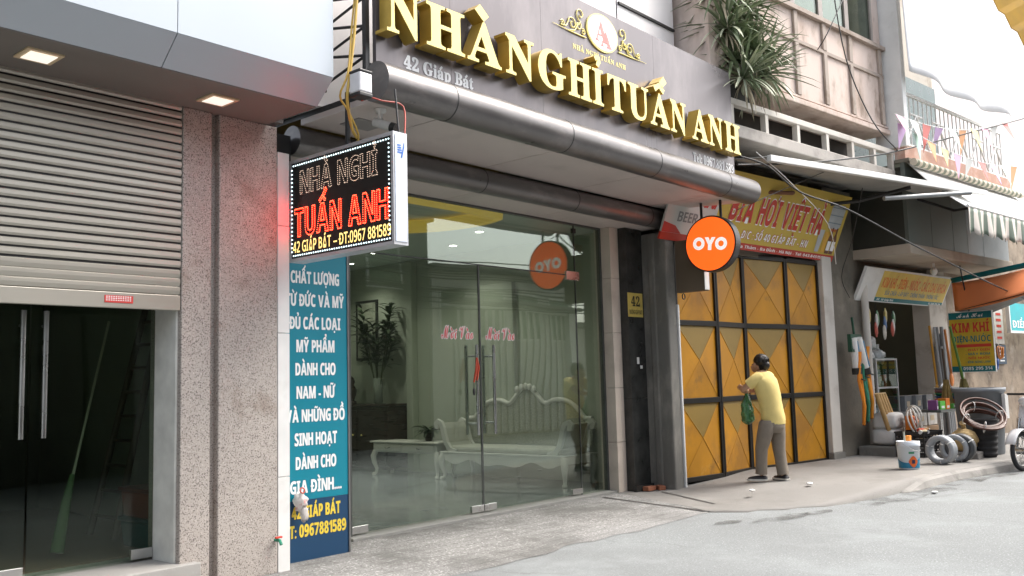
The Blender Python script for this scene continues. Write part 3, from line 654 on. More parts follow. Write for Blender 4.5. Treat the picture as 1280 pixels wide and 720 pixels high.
for i in range(41):
    for z in (z0+.045, z1-.045):
        T = LT(y0+.05+i*(y1-y0-.1)/40, z); bd.prism([(.006*math.cos(k*math.pi/3), .006*math.sin(k*math.pi/3)) for k in range(6)], .004, T)
for i in range(1, 22):
    for y in (y0+.05, y1-.03):
        T = LT(y, z0+.045+i*(z1-z0-.09)/22); bd.prism([(.006*math.cos(k*math.pi/3), .006*math.sin(k*math.pi/3)) for k in range(6)], .004, T)
ld(bd, 'border_dots', lum('led_cold_white', (.75, .95, 1), 1.1))
hg = MB().tube([(4.47, 5.55, 3.25), (4.47, 5.55, 3.7)], .02, 8); ld(hg, 'hanger', m_black)
ld(MB().tube([(4.5, 4.99, 3.25), (4.52, 5.05, 3.62)], .008, 8), 'hanger_rod', m_black)
# ------------------------------------------------------------------ round orange sign
OY = thing('round_sign', 'round orange lit sign with white lettering hanging from the right end of the canopy', 'sign', (10.25, 5.58, 2.7))
def oy(mb, name, m, par=None): return mb.build(name, m, OY, world=True)
Tl = frame((10.19, 5.585, 3.06), (0, -1, 0), (0, 0, 1)); Tr = frame((10.31, 5.585, 3.06), (0, 1, 0), (0, 0, 1))
circ = lambda r, n=64: [(r*math.cos(2*math.pi*i/n), r*math.sin(2*math.pi*i/n)) for i in range(n)]
oy(MB().prism(circ(.355), -.12, Tl), 'drum', mat('sign_black', (.03, .03, .03), .4))
m_or = mat('orange_face', (.92, .12, .012), .4, 0, .02, 3, emit=.42)
for T, q in ((Tl, -1), (Tr, 1)):
    oy(MB().prism(circ(.335), .006, T), 'orange_face', m_or)
    TT = T @ Matrix.Rotation(R(-6), 4, 'Z') @ Matrix.Translation((-.0, -.072, .0075))
    o_ = MB()
    for cx in (-.155, .155):
        A = [(cx+.082*math.cos(k*math.pi/18), .072+.08*math.sin(k*math.pi/18), 0) for k in range(36)]; B = [(cx+.037*math.cos(k*math.pi/18), .072+.036*math.sin(k*math.pi/18), 0) for k in range(36)]
        o_.raw(A+B, [(k, (k+1) % 36, 36+(k+1) % 36, 36+k) for k in range(36)], TT)
    o_.raw([(-.075, .152, 0), (-.022, .152, 0), (0, .105, 0), (.022, .152, 0), (.075, .152, 0), (.024, .058, 0), (.024, -.008, 0), (-.024, -.008, 0), (-.024, .058, 0)], [(0, 8, 5, 4, 3, 2, 1), (5, 8, 7, 6)], TT)
    oy(o_, 'white_lettering', mat('sign_white', (.9, .88, .86), .4, emit=.25))
for y in (5.45, 5.72): oy(MB().tube([(10.25, y, 3.385), (10.25, y, 3.605)], .018, 8), 'hanger_rod', m_black)
# brown box sign seen behind it
bxs = thing('box_sign', 'plain brown box sign with white edge behind the round orange sign', 'sign', (10.36, 5.98, 2.5))
MB().box(10.31, 10.43, 5.76, 6.17, 2.5, 3.17).build('box_face', mat('brown_face', (.12, .09, .06), .6, 0, .1, 3), bxs, world=True, bevel=.004)
MB().box(10.315, 10.425, 5.752, 5.759, 2.51, 3.16).build('white_edge', m_white, bxs, world=True)
MB().torus(.035, .007, TR(10.37, 6.1, 2.45, 0, 1.57), 14, 6).build('hook', m_black, bxs, world=True)
# plaque with the house number
pq = thing('number_plaque', 'yellow house number plaque reading 42 on the black granite pillar', 'plaque', (9.985, 6.595, 2.2))
MB().box(9.80+.02, 10.155, 6.592, 6.599, 2.205, 2.515).build('plate', mat('plaque_yellow', (.60, .47, .12), .4, 0, .06, 5), pq, world=True)
MB().text('42', 'serif', frame((9.99, 6.5905, 2.345), (1, 0, 0), (0, 0, 1)), .125, .2, off=.012).text('ĐƯỜNG GIÁP BÁT', 'sans', frame((9.99, 6.5905, 2.24), (1, 0, 0), (0, 0, 1)), .055, .29).build('black_lettering', m_black, pq, world=True)
for i, (dx, dz, w, h) in enumerate([(.0, 0, .05, .085), (.07, -.06, .05, .04)]):
    tag(MB().box(9.98+dx, 9.98+dx+w, 6.595, 6.599, 1.60+dz, 1.60+dz+h).build('paper_scrap', m_white), ('white rectangular paper scrap pasted mid height on the black granite pillar', 'tiny square paper scrap low beside the larger scrap on the black pillar')[i], 'paper scrap')
# camera, driver box, wires
cm = thing('security_camera', 'white bullet security camera under the left end of the canopy tube', 'camera', (4.75, 5.33, 3.59))
MB().lathe([(.045, 3.598), (.045, 3.57), (.02, 3.56), (.018, 3.5)], 16, TR(4.72, 5.45, 0)).build('mount', m_white, cm, world=True)
MB().tube([(4.70, 5.50, 3.50), (4.75, 5.36, 3.44)], .036, 16).build('body', mat('camera_white', (.6, .6, .58), .4), cm, world=True); MB().tube([(4.75, 5.36, 3.44), (4.765, 5.32, 3.423)], .038, 16).build('lens_hood', m_black, cm, world=True)
jb = thing('junction_box', 'white cable junction box with black ends beside the end of the canopy tube', 'box', (4.42, 5.3, 3.68))
q = PY(452, 108, 5.0)
MB().box(-.06, .06, -.06, .06, -.07, .08).build('casing', mat('box_white', (.66, .65, .66), .4), jb, bevel=.012); MB().box(-.062, .062, -.062, .062, -.1, -.071).build('end_cap', m_black, jb, bevel=.006); MB().box(-.062, .062, -.062, .062, .081, .1).build('end_cap', m_black, jb, bevel=.006)
jb.location = PY(451, 106, 5.12)
m_ywire = mat('yellow_cable', (.55, .36, .07), .5); m_rwire = mat('red_cable', (.4, .06, .04), .5)
def cable(pts, r, m, name, label, cat='cable', group=None, sub=4):
    P = [Vector(p) for p in pts]; out = []
    for i in range(len(P)-1):
        a, b = P[i], P[i+1]; pa = P[i-1] if i else a; pb_ = P[i+2] if i+2 < len(P) else b
        for k in range(sub):
            t = k/sub; out.append(.5*((2*a)+(b-pa)*t+(2*pa-5*a+4*b-pb_)*t*t+(3*a-pa-3*b+pb_)*t**3))
    out.append(P[-1]); o = MB().tube(out, r, 6).build(name, m); return tag(o, label, cat, group)
cable([PY(448, -30, 5.2), PY(443, 40, 5.2), PY(437, 95, 5.2), PY(434, 125, 5.2), PY(440, 160, 5.4), PY(446, 172, 5.5)], .012, m_ywire, 'cable', 'yellow cable hanging down past the white junction box to the LED sign')
cable([PY(446, -30, 5.22), PY(440, 30, 5.22), PY(435, 90, 5.2), PY(425, 120, 5.25), PY(436, 140, 5.4), PY(448, 175, 5.5), PY(420, 186, 5.8), PY(385, 196, 6.1)], .008, m_ywire, 'cable', 'thin yellow cable looped round the LED sign hanger towards the pillar')
cable([PY(452, 126, 5.15), PY(463, 122, 5.15), PY(478, 126, 5.1), PY(504, 133, 5.08), PY(506, 168, 5.0)], .006, m_rwire, 'cable', 'thin red wire running along the underside of the canopy tube')

# ------------------------------------------------------------------ lobby furniture
m_bw = mat('carved_white', (.70, .69, .64), .35, 0, .05, 5)
m_cush = mat('pale_cushion', (.50, .50, .43), .8, 0, .1, 6, .2, 90)
def cabriole(mb, x, y, h, sx, sy, r=.05):
    mb.tube([(x, y, h), (x+.03*sx, y+.03*sy, h*.78), (x+.025*sx, y+.02*sy, h*.55), (x-.01*sx, y-.005*sy, h*.25), (x+.0*sx, y, h*.1), (x+.03*sx, y+.02*sy, .02), (x+.035*sx, y+.025*sy, 0)], [r, r*1.05, r*.82, r*.55, r*.5, r*.75, r*.6], 10)
BE = thing('bench', 'long white carved bench with scrolled arms and woven back inside the glass front', 'bench', (9.62, 8.7, .02))
# local: x towards the wall, y along
rail = MB(); nn = 40; V = []; F = []
for i in range(nn+1):
    y = -1.16+2.32*i/nn; zb = .27+.035*math.cos(i/nn*2*math.pi*4)-.05*math.exp(-((y)/.2)**2)
    V += [(0, y, zb), (0, y, .385), (.03, y, zb), (.03, y, .385)]
for i in range(nn):
    a, b = 4*i, 4*i+4; F += [(a, b, b+1, a+1), (a+2, a+3, b+3, b+2), (a, a+2, b+2, b), (a+1, b+1, b+3, a+3)]
rail.raw(V, F).box(0, .68, -1.16, -1.12, .29, .385).box(0, .68, 1.12, 1.16, .29, .385); rail.build('seat_rail', m_bw, BE)
MB().box(-.015, .7, -1.18, 1.18, .387, .41).build('seat_frame', m_bw, BE, bevel=.008)
MB().box(.02, .62, -1.1, 1.1, .412, .49).build('seat_cushion', m_cush, BE, bevel=.035)
for x in (.03, .64):
    for y in (-1.12, 1.12):
        l = MB(); cabriole(l, x, y, .38, -1 if x < .3 else .3, 1 if y > 0 else -1); l.build('leg', m_bw, BE)
for sy in (-1, 1):
    a = MB(); prof = [(.86, .41), (.98, .44), (1.06, .53), (1.10, .64), (1.125, .74), (1.165, .82), (1.225, .845), (1.262, .81), (1.25, .765), (1.21, .765)]
    for x0 in (0., .5):
        V, F = ribbon([(y*sy, z) for y, z in prof], .07, x0, x0+.05)
        a.raw([(c, p, q) for p, q, c in V], F)
    a.build('armrest', m_bw, BE)
    V, F = ribbon([(y*sy, z) for y, z in prof[1:6]], .02, .05, .5); MB().raw([(c, p, q) for p, q, c in V], F).build('arm_pad', m_cush, BE)
def bz(y):
    a = abs(y); return .90 + .26*max(0, 1-((a-.62)/.42)**2)*(a > .62 or 0) + (.26 if a <= .62 else 0)*1 + .20*math.exp(-(y/.20)**2) - (.06*math.exp(-((a-.34)/.1)**2))
ys = [-1.16+2.32*i/60 for i in range(61)]
pv = MB(); V = []; F = []
for y in ys: V += [(.62, y, .5), (.66, y, .5), (.62, y, bz(y)-.05), (.66, y, bz(y)-.05)]
for i in range(60):
    a, b = 4*i, 4*i+4; F += [(a, b, b+2, a+2), (a+1, a+3, b+3, b+1), (a+2, b+2, b+3, a+3)]
pv.raw(V, F).build('woven_back', mat('cane_weave', (.36, .37, .30), .8, 0, .3, 60, .6, 120), BE)
MB().tube([(.63, y, bz(y)-.03) for y in ys], .035, 8).build('crest_rail', m_bw, BE)
c = MB()
for k in range(5): c.blob((.60, -.16+.08*k, 1.29+.04*math.cos((k-2)*.8)), (.02, .04, .05), 10, 7)
c.build('crest_carving', m_bw, BE)
CT = thing('console_table', 'low white console table with two drawers and curved legs left of the carved bench', 'table', (9.62, 10.66, .02))
MB().box(-.03, .42, -.78, .78, .505, .535).build('table_top', m_bw, CT, bevel=.012)
MB().box(0, .4, -.72, .72, .36, .504).build('apron', m_bw, CT, bevel=.01)
for y in (-.36, .36):
    d = MB().box(-.012, .0, y-.3, y+.3, .385, .485).build('drawer_front', m_bw, CT, bevel=.006); MB().tube([(-.02, y-.06, .445), (-.04, y-.03, .43), (-.04, y+.03, .43), (-.02, y+.06, .445)], .007, 6).build('handle', m_steel, d)
for x in (.03, .37):
    for y in (-.69, .69): l = MB(); cabriole(l, x, y, .38, -1 if x < .2 else .3, 1 if y > 0 else -1, .045); l.build('leg', m_bw, CT)
m_dw = mat('dark_lacquer', (.028, .016, .012), .3, 0, .25, 3, stretch=(1, 1, 8))
CB = thing('cabinet', 'tall dark lacquered cabinet against the lobby wall carrying the potted bamboo', 'cabinet', (10.08, 12.0, .02))
MB().box(-.25, .25, -.72, .72, .06, 1.06).build('carcass', m_dw, CB, bevel=.01); MB().box(-.29, .26, -.76, .76, 1.062, 1.1).build('top', m_dw, CB, bevel=.01)
for y in (-.36, .36):
    d = MB().box(-.265, -.251, y-.32, y+.32, .12, 1.0).build('door', m_dw, CB, bevel=.006); MB().blob((-.28, y*.3, .6), (.015, .015, .015), 8, 6).build('knob', m_gold, d)
m_leafd = mat('dark_leaf', (.03, .055, .018), .5, 0, .35, 9)
def leaf(mb, p, d, L, w, droop=.4, fold=.25, n=5):
    d = Vector(d).normalized(); side = d.cross(Vector((0, 0, 1)))
    side = side.normalized() if side.length > .05 else Vector((1, 0, 0))
    V = []; F = []; q = Vector(p); dirv = d.copy()
    for i in range(n+1):
        t = i/n; ww = w*math.sin(math.pi*min(1, .12+t*.88))**.8*(1 if t < 1 else 0)
        nrm = side.cross(dirv).normalized()
        V += [tuple(q-side*ww+nrm*ww*fold), tuple(q), tuple(q+side*ww+nrm*ww*fold)]
        dirv = (dirv+Vector((0, 0, -droop/n))).normalized(); q = q+dirv*L/n
    for i in range(n):
        a = 3*i; F += [(a, a+1, a+4, a+3), (a+1, a+2, a+5, a+4)]
    mb.raw(V, F, None, True)
PB = thing('potted_bamboo', 'tall leafy bamboo in a glass vase on the dark lobby cabinet', 'plant', (10.05, 11.75, 1.12))
MB().lathe([(.05, 0), (.075, .03), (.07, .2), (.085, .42), (.07, .42), (.055, .2), (.04, .05)], 18).build('vase', mat('vase_glass', (.20, .23, .19), .1, 0, .1, 4), PB)
rs = random.Random(3); stm = MB(); lf = MB()
for k in range(9):
    a = rs.uniform(0, 6.28); dx, dy = .10*math.cos(a), .42*math.sin(a); h = rs.uniform(1.0, 1.62)
    pts = [(0, 0, .1), (dx*.3, dy*.3, .5), (dx*.7, dy*.75, h*.75), (dx, dy, h)]; stm.tube(pts, [.012, .012, .010, .006], 6)
    for j in range(30):
        t = rs.uniform(.45, 1.02); i0 = min(2, int(t*3)); f = min(1.02, t)*3-i0; P = Vector(pts[i0]).lerp(Vector(pts[i0+1]), f)
        b = rs.uniform(0, 6.28); leaf(lf, P, (math.cos(b)*.6, math.sin(b), rs.uniform(.2, 1.1)), rs.uniform(.18, .34), .034, .9)
stm.build('stems', mat('bamboo_stem', (.05, .07, .025), .5), PB); lf.build('foliage', m_leafd, PB)
PF = thing('potted_fern', 'low dark leafy plant in a pot on the white console table', 'plant', (9.85, 10.35, .555))
MB().lathe([(.05, 0), (.085, .14), (.075, .14), (.05, .03)], 16).build('pot', m_dw, PF); lf = MB()
for j in range(46): b = rs.uniform(0, 6.28); leaf(lf, (0, 0, .13), (math.cos(b), math.sin(b), rs.uniform(.3, 1.6)), rs.uniform(.18, .34), .024, 1.3)
lf.build('foliage', m_leafd, PF)
FG = thing('statuette', 'small dark statuette at the far end of the lobby cabinet', 'statue', (10.05, 12.45, 1.12))
MB().lathe([(.09, 0), (.09, .04), (.05, .06), (.09, .16), (.10, .24), (.05, .32), (.07, .37), (.05, .44), (.01, .47)], 16).build('figure', m_dw, FG)
PT = thing('wall_picture', 'dark framed picture on the lobby wall beside the bamboo', 'picture', (10.335, 12.35, 1.9))
MB().box(-.012, .012, -.24, .24, 0, .95).build('canvas', mat('picture_canvas', (.34, .36, .28), .6, 0, .35, 5), PT); fm = MB()
for a, b, c, d in ((-.28, .28, -.04, 0), (-.28, .28, .95, .99), (-.28, -.24, 0, .95), (.24, .28, 0, .95)): fm.box(-.02, .015, a, b, c, d)
fm.build('frame', m_black, PT)

# ------------------------------------------------------------------ the other side of the street, met in the glass
def oppo(label, x0, x1, h, col, gate=None, nwin=3):
    b = thing('row_house', label, 'building', ((x0+x1)/2, -4, 0)); mw = mat('wall_%d' % int(x0*10), col, .8, 0, .1, 1, dirt=[((col[0]*.6, col[1]*.6, col[2]*.6), .5, .8, .55)])
    MB().box(x0, x1, -8, -2.55, 0, h).build('wall', mw, b, world=True); MB().box(x0-.03, x1+.03, -8, -2.35, h+.003, h+.15).build('cornice', m_conc, b, world=True)
    w = (x1-x0)/nwin
    if h > 4:
        for i in range(nwin):
            c = x0+w*(i+.5); f = MB().box(c-.5, c+.5, -2.548, -2.5, h-1.75, h-.5).build('window', m_white, b, world=True); g = MB().box(c-.44, c+.44, -2.498, -2.494, h-1.69, h-.56).build('pane', DGLASS); q = g.location.copy(); g.data.transform(Matrix.Translation(q)); g.location = (0, 0, 0); g.parent = f
    if gate:
        a, c, top, gm_ = gate; gt = MB(); k = 0; x = a
        while x < c-.05: gt.box(x, x+.10, -2.53+(k % 2)*.03, -2.51+(k % 2)*.03, .05, top); x += .13; k += 1
        for z in (.1, 1.1, 2.1, top-.08): gt.box(a, c, -2.546, -2.531, z, z+.05)
        gt.build('folding_gate', gm_, b, world=True); MB().box(a-.25, c+.25, -2.549, -1.9, top+.1, top+.2).build('door_canopy', m_conc, b, world=True)
    if x0 == 15.7: MB().box(20.9, 21.3, -2.548, -2.3, 0, 3.5).box(16.0, 20.9, -2.548, -2.36, 3.31, 3.39).build('white_post', m_white, b, world=True)
    return b
m_fg = mat('pale_folding_gate', (.62, .62, .60), .45, .1, .06, 4)
oppo('long shop house across the street, coloured dark as in shade, reflected dimly in the left glass', -16, 6.9, 5.2, (.10, .095, .08), (1.2, 5.2, 2.8, mat('grey_gate', (.06, .06, .06), .5)))  # wall colour set dark to stand for the shade on this house
oppo('narrow dull green house across the street beside the pale gate', 7, 15.6, 5.4, (.10, .11, .085), (9, 12, 2.9, mat('brown_gate', (.13, .08, .05), .5)))
oppo('white house with a tall pale folding gate across the street, mirrored in the doors', 15.7, 21.4, 4.3, (.62, .62, .58), (16.4, 20.8, 3.3, m_fg), 4)
oppo('low bright house at the bend across the street', 21.5, 44, 3.0, (.6, .58, .54), (24, 28, 2.4, m_fg), 5)

cbm = MB(); rq = random.Random(5)
for k in range(16):
    z = 3.6+.09*k+rq.uniform(-.05, .05); sag = rq.uniform(.3, .8); yy = -1.9+rq.uniform(-.2, .2); zz = rq.uniform(-.5, .5)
    cbm.tube([(2+26*t, yy, z+zz*t-sag*4*t*(1-t)) for t in [i/20 for i in range(21)]], .012+.012*rq.random(), 5)
tag(cbm.build('cable_bundle', m_black), 'dark bundle of sagging street cables across the road, mirrored in the glass front', 'cables')
rb2 = thing('ribbon', 'red ribbon with dark keys tied to the left door handle of the guesthouse', 'ribbon', (7.17, 6.775, 1.42))
MB().tube([(0, .0, .26), (-.02, -.01, .12), (-.05, 0, 0)], [.008, .016, .012], 6).tube([(.01, 0, .26), (.02, -.01, .15), (.0, 0, .02)], [.008, .014, .01], 6).build('strip', mat('red_ribbon', (.55, .07, .03), .6), rb2); MB().blob((-.05, 0, -.1), (.02, .012, .04), 10, 8).tube([(-.05, 0, 0), (-.05, 0, -.08)], .004, 5).build('keys', m_black, rb2)

# ------------------------------------------------------------------ the house with the yellow gate
GH = nthing('gate_house', 'pink plastered house with tall windows and a concrete balcony over the yellow gate', 'building', 2.4, 0, 0)
def npart(mb, name, m, root, **k):     # coordinates given in the neighbours' frame
    o = mb.build(name, m, root, **k); o.matrix_parent_inverse = (Matrix.Translation(root.location) @ root.rotation_euler.to_matrix().to_4x4()).inverted() @ NM
    return o
NM = Matrix.Translation(NO) @ Matrix.Rotation(-TH, 4, 'Z')
def nsub(mb, name, m, par, **k):
    o = mb.build(name, m, **k); o.data.transform(Matrix.Translation(o.location)); o.location = (0, 0, 0); o.parent = par; return o
def gh(mb, name, m, **k): return npart(mb, name, m, GH, **k)
m_pier = mat('grey_render', (.17, .165, .15), .85, 0, .14, 1.2, .4, 25, dirt=[((.36, .34, .30), .6, 1.6, .47), ((.07, .065, .055), .75, 1.3, .52)], stretch=(1, 1, .5))
gh(MB().box(-.15, .03, -.01, .55, 0, 3.3), 'concrete_pier', m_pier, bevel=.02)
gh(MB().box(-.16, -.05, .17, .3, 0, 3.3), 'render_rib', m_pier, bevel=.03)
gh(MB().box(.032, .06, -.03, .1, .02, 2.35), 'white_edge', m_white, bevel=.006)
m_wpil = mat('aged_white_pillar', (.60, .57, .52), .75, 0, .07, 2, .2, 40, dirt=[((.34, .30, .25), .5, 1.5, .55)])
gh(MB().box(3.69, 3.98, -.06, .3, .2, 3.25), 'white_pillar', m_wpil, bevel=.012); gh(MB().box(3.67, 4.02, -.08, .3, .05, .2), 'pillar_base', m_pier, bevel=.01)
m_grim = mat('grimy_wall', (.20, .18, .145), .9, 0, .18, 1.3, .5, 20, dirt=[((.09, .085, .07), .7, .9, .5), ((.34, .31, .26), .6, 2.2, .58)])
gh(MB().box(3.98, 4.98, .02, .3, .05, 4.4), 'side_wall', m_grim)
gh(MB().box(0.03, 3.69, .1, .3, 3.13, 4.45), 'lintel_wall', m_grim); gh(MB().box(-.2, 4.8, .55, .7, 0, 4.45), 'back_wall', m_dark)
m_bal = mat('grey_balcony', (.42, .39, .36), .8, 0, .1, 1.5, .3, 30, dirt=[((.18, .17, .155), .6, 1.2, .52)])
gh(MB().box(.2, 4.85, -.8, .6, 4.46, 4.63), 'balcony_slab', m_bal, bevel=.015)
rl_ = MB()
gh(MB().box(.2, 4.85, -.80, -.70, 4.88, 4.965), 'balcony_rail', m_wpil, bevel=.01)
for u in (.35, 1.15, 1.95, 2.75, 3.5, 4.2, 4.8): gh(MB().box(u-.035, u+.035, -.79, -.71, 4.63, 4.88), 'rail_post', m_wpil)
m_pink = mat('pink_plaster', (.62, .51, .45), .8, 0, .08, 1.1, .2, 30, dirt=[((.36, .26, .19), .7, 1.5, .46), ((.76, .68, .63), .5, .8, .48), ((.16, .12, .10), .6, 3, .56)], stretch=(1, 1, .5))
gh(MB().box(.05, 4.82, -.7, .0, 5.22, 6.62), 'upper_wall', m_pink)
gh(MB().box(.05, 4.82, .0, 5.5, 4.63, 9), 'house_body', m_pink); gh(MB().box(.06, 4.81, -.03, -.002, 4.635, 5.215), 'recess_shade_strip', mat('recess_shade', (.06, .055, .05), .9, 0, .2, 2)); gh(MB().box(0, 4.9, -.8, 5.5, 9, 9.2), 'roof', m_conc)  # dark strip behind the rail paints in the shade of the recess
gh(MB().box(.02, 4.86, -.76, -.701, 5.22, 5.30), 'cornice', m_pink, bevel=.01); gh(MB().box(.02, 4.86, -.73, -.701, 5.33, 5.36), 'cornice', m_pink)
m_trim = mat('weathered_trim', (.42, .35, .30), .8, 0, .1, 2, dirt=[((.2, .15, .11), .6, 2, .5)])
gh(MB().box(.05, 4.82, -.73, -.701, 6.15, 6.2), 'moulding', m_trim); gh(MB().box(.05, 4.86, -.77, -.60, 6.62, 6.68), 'window_sill', m_trim)
for u in (1.2, 2.15, 2.95, 3.75, 4.72):
    gh(MB().box(u-.05, u+.05, -.74, -.702, 5.37, 6.15), 'wall_rib', m_trim, bevel=.006); gh(MB().box(u-.05, u+.05, -.74, -.702, 6.2, 6.615), 'wall_rib', m_trim, bevel=.006)
wf = mat('grey_window_frame', (.33, .29, .26), .5)
for i, (a, b) in enumerate(((.3, 1.2), (1.2, 2.15), (2.15, 2.95), (2.95, 3.75), (3.75, 4.6))):
    f = MB().box(a, a+.06, -.70, -.63, 6.68, 8.2).box(b-.06, b, -.70, -.63, 6.68, 8.2).box(a+.06, b-.06, -.70, -.63, 6.68, 6.74).box(a+.06, b-.06, -.70, -.63, 7.5, 7.55)
    f = gh(f, 'window', wf); nsub(MB().box(a+.06, b-.06, -.675, -.665, 6.74, 7.5), 'pane', DGLASS, f); nsub(MB().box(a+.06, b-.06, -.675, -.665, 7.55, 8.2), 'pane', DGLASS, f)
gh(MB().box(.05, .3, -.7, 0, 6.62, 9).box(4.6, 4.82, -.7, 0, 6.62, 9).box(.3, 4.6, -.7, 0, 8.2, 9), 'window_wall', m_pink)
# yellow gate: four leaves, the middle pair pushed slightly inward
m_gy = mat('worn_yellow_steel', (.52, .235, .008), .5, .0, .16, 1.6, .25, 7, dirt=[((.30, .14, .02), .8, 1.1, .48), ((.12, .07, .03), .85, 2.4, .6), ((.62, .40, .12), .5, 3.5, .62)], stretch=(1, 1, .8))
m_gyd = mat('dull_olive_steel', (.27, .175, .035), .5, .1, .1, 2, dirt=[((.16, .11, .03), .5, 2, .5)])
m_gseam = mat('yellow_seam', (.47, .22, .014), .5)
m_gf = mat('black_gate_steel', (.016, .015, .013), .45, .4, .2, 8)
GT = nthing('yellow_gate', 'tall worn yellow steel gate with black frames and pressed diamonds, man in front', 'gate', 1.87, .05, .07)
cor = [(.07, .06), (.96, .05), (1.80, .17), (2.78, .06), (3.68, .04)]
for i in range(4):
    (ua, va), (ub, vb) = cor[i], cor[i+1]; d = Vector((ub-ua, vb-va, 0)); L = d.length
    T = frame((ua, va, .07), d, (0, 0, 1)); H_ = 3.04; fw_ = .04
    rows = [(.05, 1.0), (1.07, 2.02), (2.09, H_)]
    fr_ = MB().box(0.003, fw_, 0, H_+.04, -.03, .03, T).box(L-fw_, L-.003, 0, H_+.04, -.03, .03, T)
    for z in (0.0, 1.0, 2.02, H_-.01): fr_.box(fw_, L-fw_, z, z+(.07 if z else .06), -.029, .029, T)
    lf_ = npart(fr_, 'leaf_frame', m_gf, GT, bevel=.004)
    for (z0_, z1_) in rows:
        a, b = fw_, L-fw_; cx, cz = (a+b)/2, (z0_+z1_)/2
        # pressed sheet: a shallow pyramid of four folds
        P = [(a, z0_, 0), (b, z0_, 0), (b, z1_, 0), (a, z1_, 0), (cx, z0_+(z1_-z0_)*.52, .028)]
        nsub(MB().raw(P, [(0, 1, 4), (1, 2, 4), (3, 0, 4)], T), 'pressed_panel', m_gy, lf_)
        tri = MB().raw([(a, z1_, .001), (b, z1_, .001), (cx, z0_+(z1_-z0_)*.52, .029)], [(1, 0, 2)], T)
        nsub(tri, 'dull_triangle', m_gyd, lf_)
        rb_ = MB()
        for (p, q) in (((a, z0_), (cx, cz+.02)), ((b, z0_), (cx, cz+.02)), ((a, z1_), (cx, cz+.02)), ((b, z1_), (cx, cz+.02))):
            rb_.tube([T @ Vector((p[0], p[1], .003)), T @ Vector((q[0], q[1], .030))], .0035, 5)
        nsub(rb_, 'fold_seam', m_gseam, lf_)
# beer banner above the gate
BB = nthing('gate_banner', 'yellow shop banner with red white edged lettering and beer pictures over the yellow gate', 'banner', 1.9, -.2, 3.18)
SL = math.atan2(4.15-3.18, -.45+.03); tdir = Vector((0, math.cos(SL), math.sin(SL))); blen = math.hypot(.97, .42)
def BT(u, t, lift=.0): p = Vector((u, -.03, 3.18))+tdir*t; T = frame(p, (1, 0, 0), tdir); T.translation = p+(T.to_3x3() @ Vector((0, 0, lift))); return T
def bb(mb, name, m): return npart(mb, name, m, BB)
bb(MB().box(.75, 4.05, .10, blen, -.03, 0, BT(0, 0)), 'yellow_field', mat('banner_yellow', (.54, .39, .06), .5, 0, .05, 1))
bb(MB().box(-.3, .748, .10, blen, -.03, 0, BT(0, 0)), 'white_field', mat('banner_white', (.55, .55, .52), .5, 0, .05, 1))
bb(MB().box(-.3, 4.05, 0, .098, -.03, 0, BT(0, 0)), 'red_strip', mat('banner_red', (.46, .04, .02), .5, 0, .05, 1))
m_br = mat('banner_letter_red', (.50, .035, .02), .5)
for off, lift, mm, nm in ((.045, .004, m_whitet, 'letter_edge'), (.012, .008, m_br, 'red_lettering')):
    bb(MB().text('HƠI VIỆT HÀ', 'sans', BT(2.55, .40, lift), .36, 1.75, off=off, gap=.11, shear=.06), nm, mm)
    bb(MB().text('BIA', 'sans', BT(1.28, .40, lift), .36, .55, off=off, gap=.11, shear=.06), nm, mm)
    bb(MB().text('Đ/C : SỐ 40 GIÁP BÁT - HN', 'ital', BT(2.3, .165, lift), .11, 1.75, off=off*.9 if lift < .005 else .0, gap=.11), nm, (m_br if lift < .005 else m_whitet))
bb(MB().text('Số 183 Hoàng Hoa Thám - Ba Đình - Hà Nội - Tel: 043.8451530', 'sans', BT(2.2, .028, .004), .042, 3.2, gap=.1), 'small_lettering', m_whitet)
bb(MB().text('Halida', 'ital', BT(.28, .5, .004), .26, .85, off=.02, gap=.06, shear=.15), 'red_lettering', m_br); bb(MB().text('BEER', 'sans', BT(.16, .26, .004), .13, .42), 'grey_lettering', mat('letter_grey', (.2, .2, .2), .5))
sw = MB().raw([(-.3, .102, .004), (.1, .102, .004), (-.05, .2, .004), (-.3, .24, .004)], [(0, 1, 2, 3)], BT(0, 0)); bb(sw, 'red_swoosh', m_br)
def pr(poly, lift): return [(x, y, lift) for x, y in poly]
m_sil = mat('printed_silver', (.42, .46, .48), .4); m_bro = mat('printed_brown', (.13, .05, .02), .4); m_amb = mat('printed_amber', (.62, .35, .04), .4)
bb(MB().raw(pr([(3.58, .58), (3.62, .52), (3.92, .52), (3.96, .58), (3.97, .84), (3.93, .9), (3.61, .9), (3.57, .84)], .004), [tuple(range(8))], BT(0, 0)), 'printed_keg', m_sil)
kl = MB()
for t in (.6, .72, .84): kl.raw(pr([(3.575, t), (3.965, t), (3.965, t+.018), (3.575, t+.018)], .006), [(0, 1, 2, 3)], BT(0, 0))
bb(kl, 'keg_bands', mat('printed_blue_grey', (.2, .26, .3), .4))
bb(MB().raw(pr([(3.42, .13), (3.53, .13), (3.56, .48), (3.40, .48)], .005), [(0, 1, 2, 3)], BT(0, 0)), 'printed_glass', m_sil); bb(MB().raw(pr([(3.6, .13), (3.7, .13), (3.72, .46), (3.58, .46)], .006), [(0, 1, 2, 3)], BT(0, 0)), 'printed_glass', m_amb)
for x in (3.78, 3.91):
    bb(MB().raw(pr([(x-.055, .12), (x+.055, .12), (x+.055, .36), (x+.022, .44), (x+.02, .54), (x-.02, .54), (x-.022, .44), (x-.055, .36)], .007), [tuple(range(8))], BT(0, 0)), 'printed_bottle', m_bro)
    bb(MB().raw(pr([(x-.05, .17), (x+.05, .17), (x+.05, .32), (x-.05, .32)], .009), [(0, 1, 2, 3)], BT(0, 0)), 'bottle_label', m_whitet)
bb(MB().text('BIA HƠI', 'sans', BT(3.78, .475, .010), .04, .2, off=.01), 'small_lettering', m_br)
